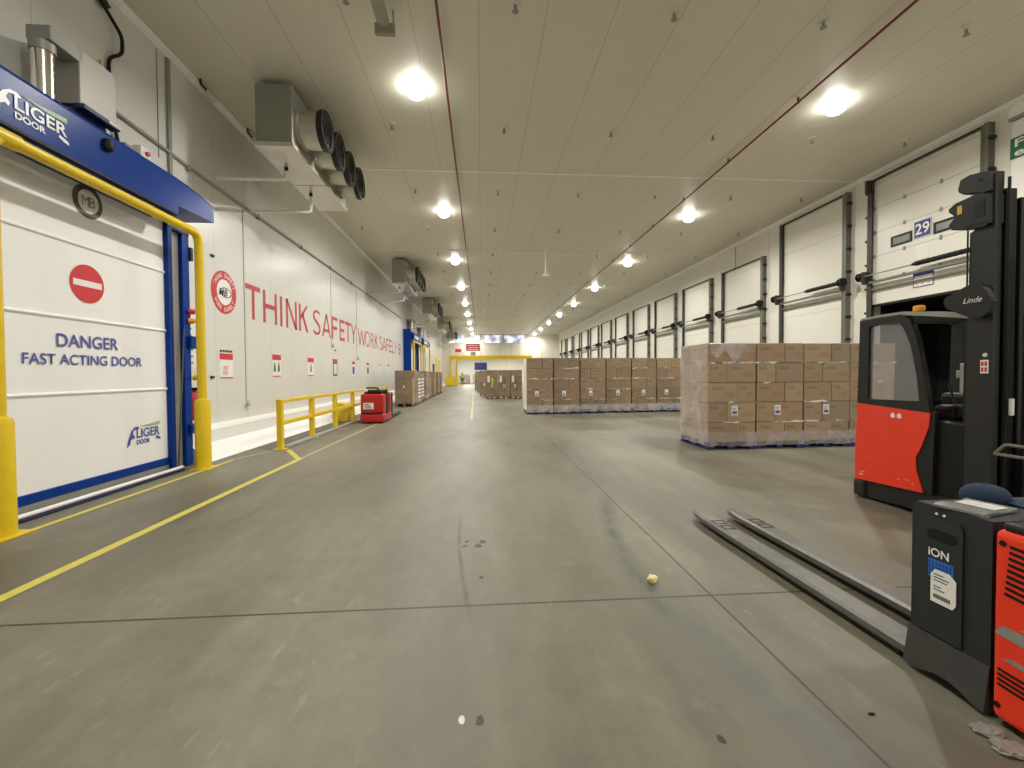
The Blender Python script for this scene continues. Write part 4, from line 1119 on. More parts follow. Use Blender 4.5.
# ================================================================ PALLET LOADS
# one pallet, 1.0 wide (X) by 1.2 deep (Y), its near corner on the aisle side at the origin
def pallet_mesh(mat):
    b = B()
    for k in range(6):
        y = 0.0 + k * 0.213
        b.box(0, 1.0, y, y + 0.135, 0.125, 0.147)
    for x in (0, 0.43, 0.86):
        b.box(x, x + 0.14, 0, 1.2, 0.10, 0.125)
        for y in (0, 0.53, 1.06):
            b.box(x + 0.005, x + 0.135, y, y + 0.14, 0.022, 0.10)
        b.box(x, x + 0.14, 0, 1.2, 0.0, 0.022)
    return b
def load_cells(layer):
    """two-column pinwheel: five cartons per layer"""
    a = layer % 2 == 0
    w = 0.60 if a else 0.40
    out = []
    c1 = [(0.0, w, k, 3 if a else 2) for k in range(3 if a else 2)]
    c2 = [(w, 1.0, k, 2 if a else 3) for k in range(2 if a else 3)]
    for x0, x1, k, n in c1 + c2:
        out.append((x0, x1, 1.2 / n * k, 1.2 / n * (k + 1)))
    return out
ME = {}
def carton_obj(parent, x0, x1, y0, y1, z0, z1, mat, jit=0.006):
    key = (round(x1 - x0, 3), round(y1 - y0, 3), round(z1 - z0, 3), mat)
    if key not in ME:
        o = B().box(0.003, x1 - x0 - 0.003, 0.003, y1 - y0 - 0.003, 0.0015, z1 - z0 - 0.0015, 0.010, 1).build('carton', mat, parent)
        ME[key] = o.data
        # build() moved the mesh relative to the parent: put it back to its own corner
        for v in o.data.vertices:
            v.co += parent.location
    else:
        o = bpy.data.objects.new('carton', ME[key])
        COL.objects.link(o)
        o.parent = parent
    o.location = (x0 + random.uniform(-jit, jit), y0 + random.uniform(-jit, jit), z0)
    return o
def wrapped_load(x, y, rot, layers, hl, label, group, mat='carton', pal='pallet', sheet=True, film=True, partial_top=None, name='pallet_load'):
    t = thing(name, (x, y, 0), label, 'pallet load', group)
    o = pallet_mesh(pal).xform(Matrix.Translation((x, y, 0))).build('pallet', pal, t)
    for L in range(layers):
        cells = load_cells(L)
        for n, (x0, x1, y0, y1) in enumerate(cells):
            if partial_top and L == layers - 1 and n in partial_top:
                continue
            h = hl
            z0 = 0.149 + L * hl
            carton_obj(t, x0, x1, y0, y1, z0, z0 + h, mat)
    if sheet:
        z = 0.149 + hl * 1.35
        u = random.uniform(0.30, 0.48)
        s = B().box(x + u, x + u + 0.135, y - 0.014, y - 0.009, z, z + 0.20).build('label_sheet', 'swhite', t)
        b = B()
        b.box(x + u + 0.02, x + u + 0.115, y - 0.016, y - 0.014, z + 0.03, z + 0.085)
        b.box(x + u + 0.02, x + u + 0.09, y - 0.016, y - 0.014, z + 0.11, z + 0.12)
        b.box(x + u + 0.02, x + u + 0.10, y - 0.016, y - 0.014, z + 0.14, z + 0.15)
        b.build('print_lines', 'dtext', s)
    if film:
        # loose skirt of film round pallet and first carton rows
        b = B()
        n = 18
        loop = []
        for (ax, ay), (bx, by) in (((-0.012, -0.012), (1.012, -0.012)), ((1.012, -0.012), (1.012, 1.212)), ((1.012, 1.212), (-0.012, 1.212)), ((-0.012, 1.212), (-0.012, -0.012))):
            for k in range(n):
                f = k / n
                loop.append((ax + (bx - ax) * f, ay + (by - ay) * f))
        rows = []
        for z in (0.07, 0.16, 0.25, 0.34):
            row = []
            for (lx, ly) in loop:
                j = random.uniform(-0.002, 0.005)
                cx, cy = lx - 0.5, ly - 0.6
                dn = math.hypot(cx, cy)
                zz = z + (random.uniform(-0.01, 0.03) if z > 0.3 else random.uniform(-0.01, 0.01))
                row.append(b.bm.verts.new((x + lx + cx / dn * j, y + ly + cy / dn * j, zz)))
            rows.append(row)
        m = len(loop)
        for a, c in zip(rows, rows[1:]):
            for k in range(m):
                b.bm.faces.new((a[k], a[(k + 1) % m], c[(k + 1) % m], c[k]))
        b.build('stretch_film', 'film', t, True)
        for rz in random.sample([2, 3, 4], 2) + [1]:
            zc = 0.149 + hl * rz
            b = B()
            e = 0.014
            ring_ = [(-e, -e), (1 + e, -e), (1 + e, 1.2 + e), (-e, 1.2 + e)]
            up, dn = [], []
            for (ax, ay), (bx, by) in zip(ring_, ring_[1:] + ring_[:1]):
                for k_ in range(10):
                    f = k_ / 10
                    w_ = random.uniform(0.006, 0.028)
                    zz = zc + random.uniform(-0.012, 0.012)
                    up.append(b.bm.verts.new((x + ax + (bx - ax) * f, y + ay + (by - ay) * f, zz + w_)))
                    dn.append(b.bm.verts.new((x + ax + (bx - ax) * f, y + ay + (by - ay) * f, zz - w_ * 0.6)))
            for k_ in range(len(up)):
                l_ = (k_ + 1) % len(up)
                b.bm.faces.new((dn[k_], dn[l_], up[l_], up[k_]))
            b.build('film_highlight', 'filmshine', t, True)  # pale patchy film strips paint the highlight streaks on the wrap
    t.rotation_euler.z = rot
    return t

near = []
for k in range(4):
    pos = ['at the aisle end of the near row', 'second from the aisle end of the near row', 'third from the aisle end of the near row', 'beside the cab of the reach truck'][k]
    near.append(wrapped_load(4.535 + 1.045 * k, 8.44 + 0.045 * k, 0, 5, 0.400, 'film-wrapped carton load on blue pallet, ' + pos, 'carton loads of the near row'))
# torn flap of film on the first load
b = B()
z = 2.15
rows = []
for j in range(5):
    rows.append([b.bm.verts.new((4.56 + 0.80 * i / 12, 8.425 - 0.012 * math.sin(i * 1.3 + j) - 0.008, z - 0.02 - (0.40 - 0.30 * abs(i / 12 - 0.55)) * j / 4 * (0.7 + 0.3 * math.sin(i)))) for i in range(13)])
for a, c in zip(rows, rows[1:]):
    for i in range(12):
        b.bm.faces.new((a[i], a[i + 1], c[i + 1], c[i]))
b.build('film_flap', 'film', near[0], True)
b = B()
g = [[b.bm.verts.new((4.513 + 0.004 * math.sin(i * 2.1 + j), 8.44 + 1.2 * i / 10, 0.16 + 1.98 * j / 12)) for j in range(13)] for i in range(11)]
for i in range(10):
    for j in range(12):
        b.bm.faces.new((g[i][j], g[i + 1][j], g[i + 1][j + 1], g[i][j + 1]))
b.build('film_lit_side', 'haze', near[0], True)  # whitish film tint brightens the lamp-lit aisle side of this load
far_x = [1.73 + 1.055 * k for k in range(8)]
for k in range(8):
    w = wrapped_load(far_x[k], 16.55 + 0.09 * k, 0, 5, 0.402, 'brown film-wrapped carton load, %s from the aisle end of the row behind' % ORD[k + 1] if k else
                     'brown carton load with a white side at the aisle end of its row', 'carton loads of the row behind', 'carton2')
    if k == 0:
        B().box(far_x[0] - 0.022, far_x[0] - 0.010, 16.56, 17.73, 0.16, 2.14).build('white_side_face', 'sheet', w)  # thin white layer over the aisle side of the first load
# middle group further down the aisle
for k, (x, y, lab) in enumerate(((0.30, 27.2, 'brown carton load far down the aisle, first of three side by side'), (1.06, 27.2, 'brown carton load far down the aisle, middle one of three side by side'),
                                 (1.82, 27.2, 'brown carton load far down the aisle, the one closest to the white-sided load'),
                                 (-0.12, 31.2, 'brown carton load standing just behind the three side by side'), (-0.36, 36.4, 'brown carton load set back, two behind the three side by side'), (-0.62, 42.0, 'last brown carton load of the line stretching to the far opening'))):
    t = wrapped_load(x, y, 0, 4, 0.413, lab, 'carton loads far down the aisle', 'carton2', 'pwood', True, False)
    t.scale = (0.72, 0.72, 1)
    if k < 3:
        b = B().box(x + 0.10, x + 0.30, y - 0.02, y - 0.012, 1.05, 1.45)
        o = b.build('label_sheet', ('swhite', 'paper', 'silver')[k], t)
        if k == 0:
            B().box(x + 0.45, x + 0.60, y - 0.02, y - 0.012, 0.9, 1.3).build('label_sheet', 'hivis', t)
        B().box(x + 0.50, x + 0.53, y - 0.02, y - 0.012, 0.5, 1.2).build('strap', 'black', t)
# loads beside the slogan wall
LP = [(21.3, 4, 0.40), (22.65, 4, 0.385), (23.95, 4, 0.36), (26.2, 4, 0.40), (27.5, 4, 0.39), (30.6, 4, 0.40), (33.2, 4, 0.38), (35.7, 4, 0.40)]
LN = ['with bare cardboard corner post, closest to the red pallet truck', 'second in the line by the guard rail', 'third in the line, before the first gap', 'fourth in the line, after the first gap', 'fifth in the line', 'sixth in the line, in front of the blue doors', 'seventh in the line, in front of the blue doors', 'last in the line by the far blue doors']
for k, (y, n, h) in enumerate(LP):
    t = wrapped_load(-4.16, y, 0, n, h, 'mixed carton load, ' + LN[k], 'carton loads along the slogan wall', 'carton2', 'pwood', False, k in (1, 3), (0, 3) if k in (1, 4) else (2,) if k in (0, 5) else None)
    t.scale = (0.90, 1, 1)
    if k == 0:
        B().box(x_ := -4.16 + 0.93, x_ + 0.09, y - 0.02, y - 0.005, 0.10, 1.42).build('corner_post', 'cardedge', t)
        B().box(-4.16 + 0.44, -4.16 + 0.53, y - 0.015, y - 0.006, 0.92, 1.02).build('label_sheet', 'paper', t)
    if k in (1, 2):
        b = B()
        for q in range(6):
            b.box(-4.16 + 1.001, -4.16 + 1.012, y + 0.05, y + 1.1, 0.35 + 0.18 * q, 0.45 + 0.18 * q)
        b.build('white_boxes_print', 'paper', t)

# ================================================================ FAR LEFT: blue doors and posts
for i, (y0, y1) in enumerate(((30.5, 34.6), (35.6, 40.3))):
    t = thing('door_%d' % (20 + i), (-5.1, (y0 + y1) / 2, 0), 'far fast-acting door with blue hood beyond the slogan, %s of two' % ('nearer' if i == 0 else 'farther'), 'door', 'far blue doors', 'structure')
    B().box(-5.16, -5.10, y0 + 0.6, y1 - 0.4, 0.02, 4.0).build('door_curtain', 'curtain', t)
    if i == 0:
        B().box(XL, -4.83, y0, y0 + 0.25, 0.0, 4.70, 0.01).build('side_panel', 'blue', t)
    for yy in (y0 + 0.3, y1 - 0.4):
        B().box(-5.2, -5.06, yy, yy + 0.14, 0, 4.0, 0.01).build('guide_post', 'blue', t)
    B().prism(XZm(0), [(-5.30, 3.98), (-4.72, 3.98), (-4.64, 4.05), (-4.64, 4.34), (-4.74, 4.50), (-4.90, 4.56), (-5.30, 4.56)], y0 + 0.26, y1).build('hood', 'blue', t)
    B().box(-4.645, -4.632, y0 + 0.6, y0 + 2.2, 4.1, 4.3).build('hood_logo_plate', 'silver', t)
    g = thing('door_guard', (-4.5, y1, 0), 'yellow goalpost guard at the %s far blue door' % ('nearer' if i == 0 else 'farther'), 'guard', 'yellow guards at the far doors')
    B().tube([(-4.72, y0 + 0.5, 0.02), (-4.72, y0 + 0.5, 3.90), (-4.72, y1 + 0.2, 3.90), (-4.72, y1 + 0.2, 0.02)], 0.07, 12, 0.2, 6).build('frame_tube', 'yellow', g, True)
    for yy in (y0 + 0.5, y1 + 0.2):
        B().lathe([(0, 0), (0.12, 0), (0.12, 1.1), (0.08, 1.18), (0, 1.18)], (-4.72, yy, 0), seg=18).build('bollard_sleeve', 'yellow', g, True)
    s = thing('air_handler', (-5.0, y0 + 2, 4.6), 'stainless air handler with foil duct over the %s far blue door' % ('nearer' if i == 0 else 'farther'), 'air handler')
    B().box(XL + 0.01, -4.85, y0 + 1.7, y0 + 2.3, 4.60, 5.4, 0.012).build('housing', 'grey', s)
    B().lathe([(0, 0)] + [(0.10 + 0.005 * (k % 2), k * 0.05) for k in range(17)] + [(0, 0.8)], (-4.92, y0 + 1.2, 4.57), seg=14).build('foil_duct', 'shiny', s, True)
    B().box(XL + 0.01, -4.82, y0 + 1.05, y0 + 2.25, 5.38, 5.5, 0.01).build('top_duct', 'grey', s)
for y, z, m_, lab in ((44.5, 3.2, 'yellow', 'slim yellow post by the wall beyond the far blue doors, nearer one'), (47.0, 3.2, 'yellow', 'slim yellow post by the wall beyond the far blue doors, farther one')):
    b = B().lathe([(0, 0), (0.14, 0), (0.14, 0.03), (0.075, 0.05), (0.075, z), (0.05, z + 0.06), (0, z + 0.07)], (-4.5, y, 0), seg=14)
    tag(b.build('yellow_post', m_, None, True), lab, 'post')
struct('door_30', B().box(XL, XL + 0.06, 48.5, 50.0, 0, 2.7), 'dark', None, 'dark personnel door in the slogan wall near the far end', 'door')

# ================================================================ FAR END
GY = 60.2
t = thing('height_barrier', (0, GY, 0), 'long yellow goalpost beam spanning the far opening', 'barrier')
B().box(-4.35, 7.0, GY - 0.10, GY + 0.10, 3.62, 4.10, 0.02).build('beam', 'yellow', t)
for x in (-4.25, -3.35, 6.9):
    B().box(x - 0.11, x + 0.11, GY - 0.1, GY + 0.1, 0, 3.62, 0.015).build('post', 'yellow', t)
for x in (-2.4, 0.0, 2.6, 5.2):
    B().cyl((x, GY, 4.09), (x, GY, 5.2), 0.02, 6).build('stay', 'grey', t)
t = thing('end_barrier', (-4.0, 58.5, 0), 'low solid yellow crash barrier in front of the goalpost', 'barrier')
B().box(-4.75, -3.15, 58.4, 58.55, 0.10, 1.15, 0.02).build('panel', 'yellow', t)
for x in (-4.6, -3.3):
    B().box(x - 0.08, x + 0.08, 58.42, 58.62, 0, 1.25, 0.01).build('post', 'yellow', t)
WIN = [(-6.6 + 2.2, -3.5), (-3.45, -2.35), (-1.35, -0.2), (0.3, 2.9), (3.2, 6.0)]
for i, (a, c) in enumerate(WIN):
    t = thing('window_%d' % (i + 1), ((a + c) / 2, YF, 5.9), None, 'window', None, 'structure')
    B().box(a, c, YF - 0.02, YF - 0.005, 5.9, 7.0).build('window_pane', 'fwin', t)
    B().ringprism(FC_(0, YF - 0.02, 0), [(a - 0.08, 5.82), (c + 0.08, 5.82), (c + 0.08, 7.05), (a - 0.08, 7.05)], [(a, 5.9), (c, 5.9), (c, 6.98), (a, 6.98)], -0.02, 0.05).build('window_frame', 'swhite', t)
    if c - a > 2:
        B().box((a + c) / 2 - 0.04, (a + c) / 2 + 0.04, YF - 0.05, YF - 0.02, 5.9, 6.98).build('mullion', 'swhite', t)
def hung_sign(x0, x1, z0, z1, y, face, label, bars, rodtop):
    t = thing('hanging_sign', ((x0 + x1) / 2, y, z0), label, 'sign')
    B().box(x0, x1, y - 0.02, y + 0.02, z0, z1, 0.005).build('sign_plate', face, t)
    b = B()
    for k in range(bars):
        zz = z0 + (z1 - z0) * (k + 0.75) / (bars + 0.5)
        b.box(x0 + (x1 - x0) * (0.10 + 0.06 * (k % 2)), x1 - (x1 - x0) * 0.10, y - 0.026, y - 0.021, zz - (z1 - z0) * 0.07, zz + (z1 - z0) * 0.05)
    b.build('sign_stripes', 'swhite' if face == 'sred' else 'sred', t)
    for x in (x0 + 0.15, x1 - 0.15):
        B().cyl((x, y, z1), (x, y, rodtop), 0.012, 6).build('hanging_rod', 'grey', t)
    return t
hung_sign(-1.80, -0.15, 4.30, 5.15, 52.0, 'sred', 'red sign with white lines hanging before the far windows', 3, ZC)
hung_sign(-1.25, -0.65, 3.80, 4.22, 52.2, 'greyp', 'small grey sign plate hanging under the red sign', 0, ZC)
t = tag(B().box(-4.0, -2.35, YF - 0.03, YF - 0.012, 4.55, 5.15, 0.004).build('far_wall_sign', 'swhite'), 'white sign with a red panel on the far wall', 'sign')
B().box(-3.6, -2.75, YF - 0.038, YF - 0.031, 4.62, 5.08).build('sign_panel', 'sred', t)
t = tag(B().box(-1.15, 0.95, 73.90, 73.97, 2.25, 3.5, 0.01).build('blue_wall_board', 'sblue'), 'dark blue board on the wall of the hall beyond the opening', 'board')
for k, (x, y) in enumerate(((-4.0, 70.0), (-2.9, 71.5), (-1.4, 71.0))):
    wrapped_load(x, y, 0, 4, 0.35, 'grey wrapped load in the hall beyond the opening, %s' % ('behind the person' if k == 0 else 'next to the one behind the person' if k == 1 else 'under the blue board'), 'loads beyond the opening', 'gcarton', 'pwood', False, False)

# person in hi-vis vest standing in the opening
def skinned(name, verts, edges, radii, mat, parent, root, sub=2):
    me = bpy.data.meshes.new(name)
    me.from_pydata(verts, edges, [])
    ob = bpy.data.objects.new(name, me)
    COL.objects.link(ob)
    ob.modifiers.new('skin', 'SKIN')
    me.skin_vertices.new() if not me.skin_vertices else None
    for i, r in enumerate(radii):
        sv = me.skin_vertices[0].data[i]
        sv.radius = r if isinstance(r, tuple) else (r, r)
        sv.use_root = i == root
    ms = ob.modifiers.new('smooth', 'SUBSURF'); ms.levels = sub; ms.render_levels = sub
    dg = bpy.context.evaluated_depsgraph_get()
    me2 = bpy.data.meshes.new_from_object(ob.evaluated_get(dg))
    for f in me2.polygons:
        f.use_smooth = True
    bpy.data.objects.remove(ob); bpy.data.meshes.remove(me)
    me2.materials.clear(); me2.materials.append(MAT[mat])
    o = bpy.data.objects.new(name, me2); COL.objects.link(o)
    if parent:
        o.parent = parent
    return o
pt = thing('person', (-2.66, 60.8, 0), 'person in a yellow hi-vis vest and dark trousers standing in the far opening', 'person')
V = [(0, 0, 0.95), (0, 0, 1.15), (0, 0, 1.38), (0, -0.01, 1.50), (0, -0.02, 1.60), (0, -0.03, 1.72),
     (0.11, 0, 0.90), (0.12, -0.02, 0.50), (0.13, 0.02, 0.08), (0.13, -0.14, 0.04),
     (-0.11, 0, 0.90), (-0.12, -0.01, 0.50), (-0.14, 0.04, 0.08), (-0.15, -0.12, 0.04),
     (0.19, 0, 1.40), (0.25, -0.04, 1.12), (0.22, -0.22, 1.00), (0.19, -0.30, 0.98),
     (-0.19, 0, 1.40), (-0.25, -0.04, 1.12), (-0.22, -0.22, 1.00), (-0.19, -0.30, 0.98)]
E_ = [(0, 1), (1, 2), (2, 3), (3, 4), (4, 5), (0, 6), (6, 7), (7, 8), (8, 9), (0, 10), (10, 11), (11, 12), (12, 13), (2, 14), (14, 15), (15, 16), (16, 17), (2, 18), (18, 19), (19, 20), (20, 21)]
Rr = [(.15, .11), (.14, .10), (.16, .11), .06, .085, .075, .095, .07, .05, .04, .095, .07, .05, .04, .065, .05, .04, .035, .065, .05, .04, .035]
skinned('body', V, E_, Rr, 'cloth', pt, 0)
skinned('hi_vis_vest', [(0, 0, 0.93), (0, 0, 1.15), (0, 0, 1.38), (0, 0, 1.46), (0.19, 0, 1.40), (0.235, -0.03, 1.22), (-0.19, 0, 1.40), (-0.235, -0.03, 1.22)], [(0, 1), (1, 2), (2, 3), (2, 4), (4, 5), (2, 6), (6, 7)], [(.19, .145), (.18, .135), (.19, .14), .09, .085, .07, .085, .07], 'hivis', pt, 0)
hd = B().lathe([(0, 0), (0.06, 0.02), (0.085, 0.08), (0.09, 0.14), (0.07, 0.20), (0, 0.225)], (-2.66, 60.77, 1.55), seg=16).build('head', 'skin', pt, True)
B().lathe([(0.093, 0.0), (0.10, 0.05), (0.078, 0.115), (0, 0.14)], (-2.66, 60.79, 1.67), seg=16).build('hair', 'hair', pt, True)
b = B(); b.cyl((-2.66, 60.67, 1.66), (-2.66, 60.685, 1.635), 0.012, 6, 0.018); b.build('nose', 'skin', hd)
b = B(); b.box(-2.685, -2.635, 60.676, 60.69, 1.605, 1.613); b.build('mouth', 'slog', hd)
for s in (-1, 1):
    B().cyl((-2.66 + s * 0.035, 60.675, 1.69), (-2.66 + s * 0.035, 60.69, 1.69), 0.01, 8).build('eye', 'black', hd)
    for k in range(4):
        B().tube([(-2.66 + s * (0.165 + 0.016 * k), 60.49, 0.985), (-2.66 + s * (0.155 + 0.014 * k), 60.44 - 0.008 * (k in (1, 2)), 0.97), (-2.66 + s * (0.15 + 0.013 * k), 60.42, 0.94)], 0.009, 6).build('finger', 'skin', pt, True)
    B().tube([(-2.66 + s * 0.15, 60.52, 0.99), (-2.66 + s * 0.125, 60.48, 0.985), (-2.66 + s * 0.12, 60.45, 0.975)], 0.010, 6).build('thumb', 'skin', pt, True)

# ================================================================ REACH TRUCK
RT0, RT1 = 4.65, 5.92
t = thing('reach_truck', ((RT0 + RT1) / 2, 4.3, 0), 'big red reach truck with glazed cab and tall dark mast by the dock doors', 'forklift')
B().prism(YZ, [(5.12, 0.03), (5.13, 0.20), (5.10, 0.235), (4.3, 0.27), (3.45, 0.27), (3.45, 0.06), (4.2, 0.06), (4.9, 0.03)], RT0 + 0.03, RT1 - 0.03).build('chassis', 'dark', t)
B().box(RT0 - 0.005, RT0 + 0.16, 4.98, 5.14, 0.015, 0.225, 0.03).build('corner_bumper', 'dark2', t)
B().box(RT1 - 0.16, RT1 + 0.005, 4.98, 5.14, 0.015, 0.225, 0.03).build('corner_bumper', 'dark2', t)
SIDE = [(5.11, 0.225), (5.115, 0.6), (5.085, 1.19), (4.21, 1.13), (4.22, 0.98), (4.30, 0.74), (4.355, 0.63), (4.35, 0.50), (4.29, 0.32), (4.275, 0.265)]
for x0 in (RT0, RT1 - 0.05):
    B().prism(YZ, SIDE, x0, x0 + 0.05).build('side_panel', 'red', t)
    B().prism(YZ, [(4.21, 1.128), (4.22, 0.98), (4.30, 0.74), (4.355, 0.63), (4.35, 0.50), (4.29, 0.32), (4.275, 0.265), (4.19, 0.265), (4.17, 1.125)], x0 + 0.012, x0 + 0.045).build('kick_panel', 'dark', t)
B().box(RT0 + 0.04, RT1 - 0.04, 5.03, 5.115, 0.235, 1.19, 0.02).build('rear_panel', 'red', t)
b = B()
for y0_, z0_, l_, h_ in ((4.96, 0.33, 0.10, 0.012), (4.99, 0.29, 0.07, 0.02), (4.52, 0.345, 0.05, 0.007), (4.42, 0.36, 0.05, 0.009), (4.36, 0.335, 0.04, 0.006), (4.95, 0.50, 0.012, 0.014)):
    b.prism(FR_(RT0 - 0.001, 0, 0), [(-y0_ - l_, z0_), (-y0_ - 0.3 * l_, z0_ - 0.3 * h_), (-y0_, z0_ + 0.4 * h_), (-y0_ - 0.5 * l_, z0_ + h_)], 0, 0.0015)
b.build('scratch_mark', 'spink', t)
lt = B()
for q in (0, 1):
    lt.prism(FR_(RT0 - 0.002, 0, 0), [(-4.64 + q * 0.075, 1.03), (-4.595 + q * 0.075, 1.03), (-4.59 + q * 0.075, 1.05), (-4.605 + q * 0.075, 1.085), (-4.63 + q * 0.075, 1.085), (-4.645 + q * 0.075, 1.06)], 0, 0.002)
lt.build('door_mark', 'swhite', t)
OUT = [(5.085, 1.17), (5.06, 2.175), (4.80, 2.185), (4.53, 2.185), (4.44, 2.12), (4.36, 1.92), (4.285, 1.55), (4.21, 1.12)]
INN = [(4.94, 1.225), (4.935, 2.09), (4.80, 2.11), (4.555, 2.095), (4.50, 2.02), (4.42, 1.83), (4.355, 1.52), (4.32, 1.235)]
for x0, sgn in ((RT0 - 0.004, 1), (RT1 + 0.004, -1)):
    wf_ = B().ringprism(YZ, OUT, INN, min(x0, x0 + sgn * 0.06), max(x0, x0 + sgn * 0.06)).build('cab_window_frame', 'dark', t)
    B().prism(YZ, [(y + (0.01 if y > 4.7 else -0.01), z) for y, z in INN], x0 + sgn * 0.028, x0 + sgn * 0.032).build('cab_glass', 'glass', wf_)
# overhead guard
for x0 in (RT0 + 0.0, RT1 - 0.08):
    B().prism(YZ, [(5.07, 2.14), (5.05, 2.20), (4.80, 2.215), (4.52, 2.215), (4.2, 2.17), (3.86, 2.105), (3.86, 2.055), (4.2, 2.12), (4.52, 2.175), (5.0, 2.165)], x0, x0 + 0.08).build('guard_rail', 'grey', t)
for k in range(8):
    y = 3.9 + 0.16 * k
    z = 2.08 + (0.065 if y > 4.5 else (y - 3.86) * 0.11)
    B().box(RT0 + 0.08, RT1 - 0.08, y, y + 0.035, z, z + 0.05).build('guard_bar', 'dark', t)
for x0 in (RT0 + 0.06, RT1 - 0.14):
    B().box(x0, x0 + 0.08, 3.90, 3.955, 0.25, 2.08, 0.01).build('front_pillar', 'black', t)
B().box(RT0 + 0.03, RT0 + 0.11, 4.36, 4.45, 2.195, 2.265, 0.02).build('amber_beacon', 'orange', t)
# cab interior
B().box(4.705, 5.86, 3.90, 4.235, 0.25, 1.04, 0.02).build('battery_case', 'black', t)
B().box(4.72, 5.85, 4.2, 5.02, 0.25, 0.32).build('cab_floor', 'black', t)
B().box(RT0 + 0.055, RT1 - 0.055, 5.0, 5.026, 0.30, 1.20).build('cab_lining', 'black', t)
B().box(RT1 - 0.06, RT1 - 0.05, 4.22, 5.0, 0.32, 1.12).build('cab_lining', 'black', t)
st = B().box(5.10, 5.60, 4.42, 4.92, 0.55, 0.72, 0.05).build('seat', 'black', t)
B().box(5.52, 5.64, 4.44, 4.90, 0.72, 1.30, 0.05).build('seat_back', 'black', st)
B().box(5.2, 5.5, 4.5, 4.85, 0.32, 0.55).build('seat_base', 'black', st)
B().box(4.82, 5.40, 4.12, 4.34, 1.05, 1.20, 0.04).build('control_desk', 'black', t)
B().lathe([(0.10, -0.012), (0.115, 0), (0.10, 0.012), (0.088, 0), (0.10, -0.012)], (4.92, 4.72, 1.16), (0.2, 0, 1), 20).build('steering_wheel', 'black', t, True)
B().box(4.80, 5.05, 4.55, 4.92, 1.02, 1.12, 0.03).build('arm_console', 'black', t)
B().box(4.76, 4.80, 3.97, 4.03, 1.33, 1.63, 0.008).build('display_panel', 'grey', t)
B().cyl((4.80, 4.10, 1.22), (4.80, 4.16, 1.42), 0.012, 8).build('control_lever', 'dark', t, True)
B().tube([(4.78, 4.18, 1.18), (4.80, 4.10, 1.20), (4.86, 4.02, 1.14)], 0.012, 8).build('grab_handle', 'dark2', t, True)
B().box(4.80, 4.86, 4.06, 4.10, 1.48, 1.56, 0.01).build('key_pad', 'grey', t)
# mast
for x0, sgn in ((RT0, 1), (RT1, -1)):
    xs = sorted((x0, x0 + sgn * 0.07))
    B().prism(YZ, [(3.88, 0.06), (3.88, 1.0), (3.865, 2.86), (3.76, 2.92), (3.75, 3.35), (3.665, 3.34), (3.665, 0.06)], xs[0], xs[1]).build('mast_upright', 'dark2', t)
    xs = sorted((x0 + sgn * 0.13, x0 + sgn * 0.24))
    B().box(xs[0], xs[1], 3.68, 3.86, 0.10, 3.22, 0.008).build('inner_upright', 'black', t)
    xs = sorted((x0 + sgn * 0.28, x0 + sgn * 0.36))
    B().box(xs[0], xs[1], 3.68, 3.80, 0.12, 3.14, 0.008).build('inner_upright', 'dark', t)
    B().tube([(x0 + sgn * 0.105, 3.64, 0.5), (x0 + sgn * 0.105, 3.64, 3.3)], 0.012, 8).build('lift_hose', 'black', t, True)
    B().cyl((x0 + sgn * 0.26, 3.60, 0.2), (x0 + sgn * 0.26, 3.60, 2.6), 0.028, 12).build('lift_cylinder', 'dark', t, True)
    B().cyl((x0 + sgn * 0.115, 3.60, 1.15), (x0 + sgn * 0.115, 3.60, 1.3), 0.018, 10).build('hose_clamp', 'silver', t, True)
for z in (0.4, 1.9, 3.05):
    B().box(RT0 + 0.08, RT1 - 0.08, 3.80, 3.90, z, z + 0.12, 0.01).build('cross_member', 'dark', t)
xa, xb = RT0 - 0.045, RT0 + 0.10
hd_ = B().prism(YZ, [(3.94, 3.30), (3.92, 3.385), (3.84, 3.40), (3.73, 3.38), (3.675, 3.365), (3.675, 3.19), (3.72, 3.19), (3.82, 3.23), (3.89, 3.235), (3.93, 3.27)], xa, xb).build('upper_casting', 'dark', t)
B().cyl((xa - 0.006, 3.75, 3.315), (xa + 0.004, 3.75, 3.315), 0.014, 12).build('bolt_hole', 'black', hd_)
lc = B().prism(YZ, [(4.02, 3.145), (3.96, 3.18), (3.85, 3.19), (3.78, 3.20), (3.675, 3.16), (3.675, 2.90), (3.71, 2.88), (3.80, 2.885), (3.99, 2.93), (4.02, 2.985), (3.96, 3.05), (4.02, 3.115)], xa, xb).build('lower_casting', 'dark', t)
B().box(xa - 0.004, xa + 0.002, 3.90, 3.94, 3.06, 3.14).build('yellow_mark', 'yellow', lc)
B().box(xa - 0.003, xa + 0.002, 3.71, 3.79, 2.97, 3.13).build('casting_recess', 'black', lc)
B().box(xa - 0.003, xa + 0.002, 3.69, 3.86, 2.905, 2.925).build('casting_rib', 'black', lc)
B().cyl((RT0 - 0.01, 3.875, 2.90), (RT0 - 0.01, 3.875, 2.35), 0.007, 8).build('hose', 'black', t, True)
DISC = [(4.03, 2.23), (4.02, 2.26), (4.01, 2.28), (3.98, 2.29), (3.84, 2.35), (3.8, 2.36), (3.77, 2.36), (3.73, 2.35), (3.7, 2.33), (3.67, 2.3), (3.65, 2.26), (3.63, 2.22), (3.62, 2.18), (3.62, 2.18), (3.63, 2.14), (3.64, 2.1), (3.66, 2.07), (3.69, 2.05), (3.72, 2.04), (3.76, 2.04), (3.79, 2.05), (3.99, 2.16), (4.01, 2.18), (4.02, 2.2)]
dk = B().prism(YZ, DISC, RT0 - 0.075, RT0 - 0.02).build('pivot_bracket', 'dark', t)
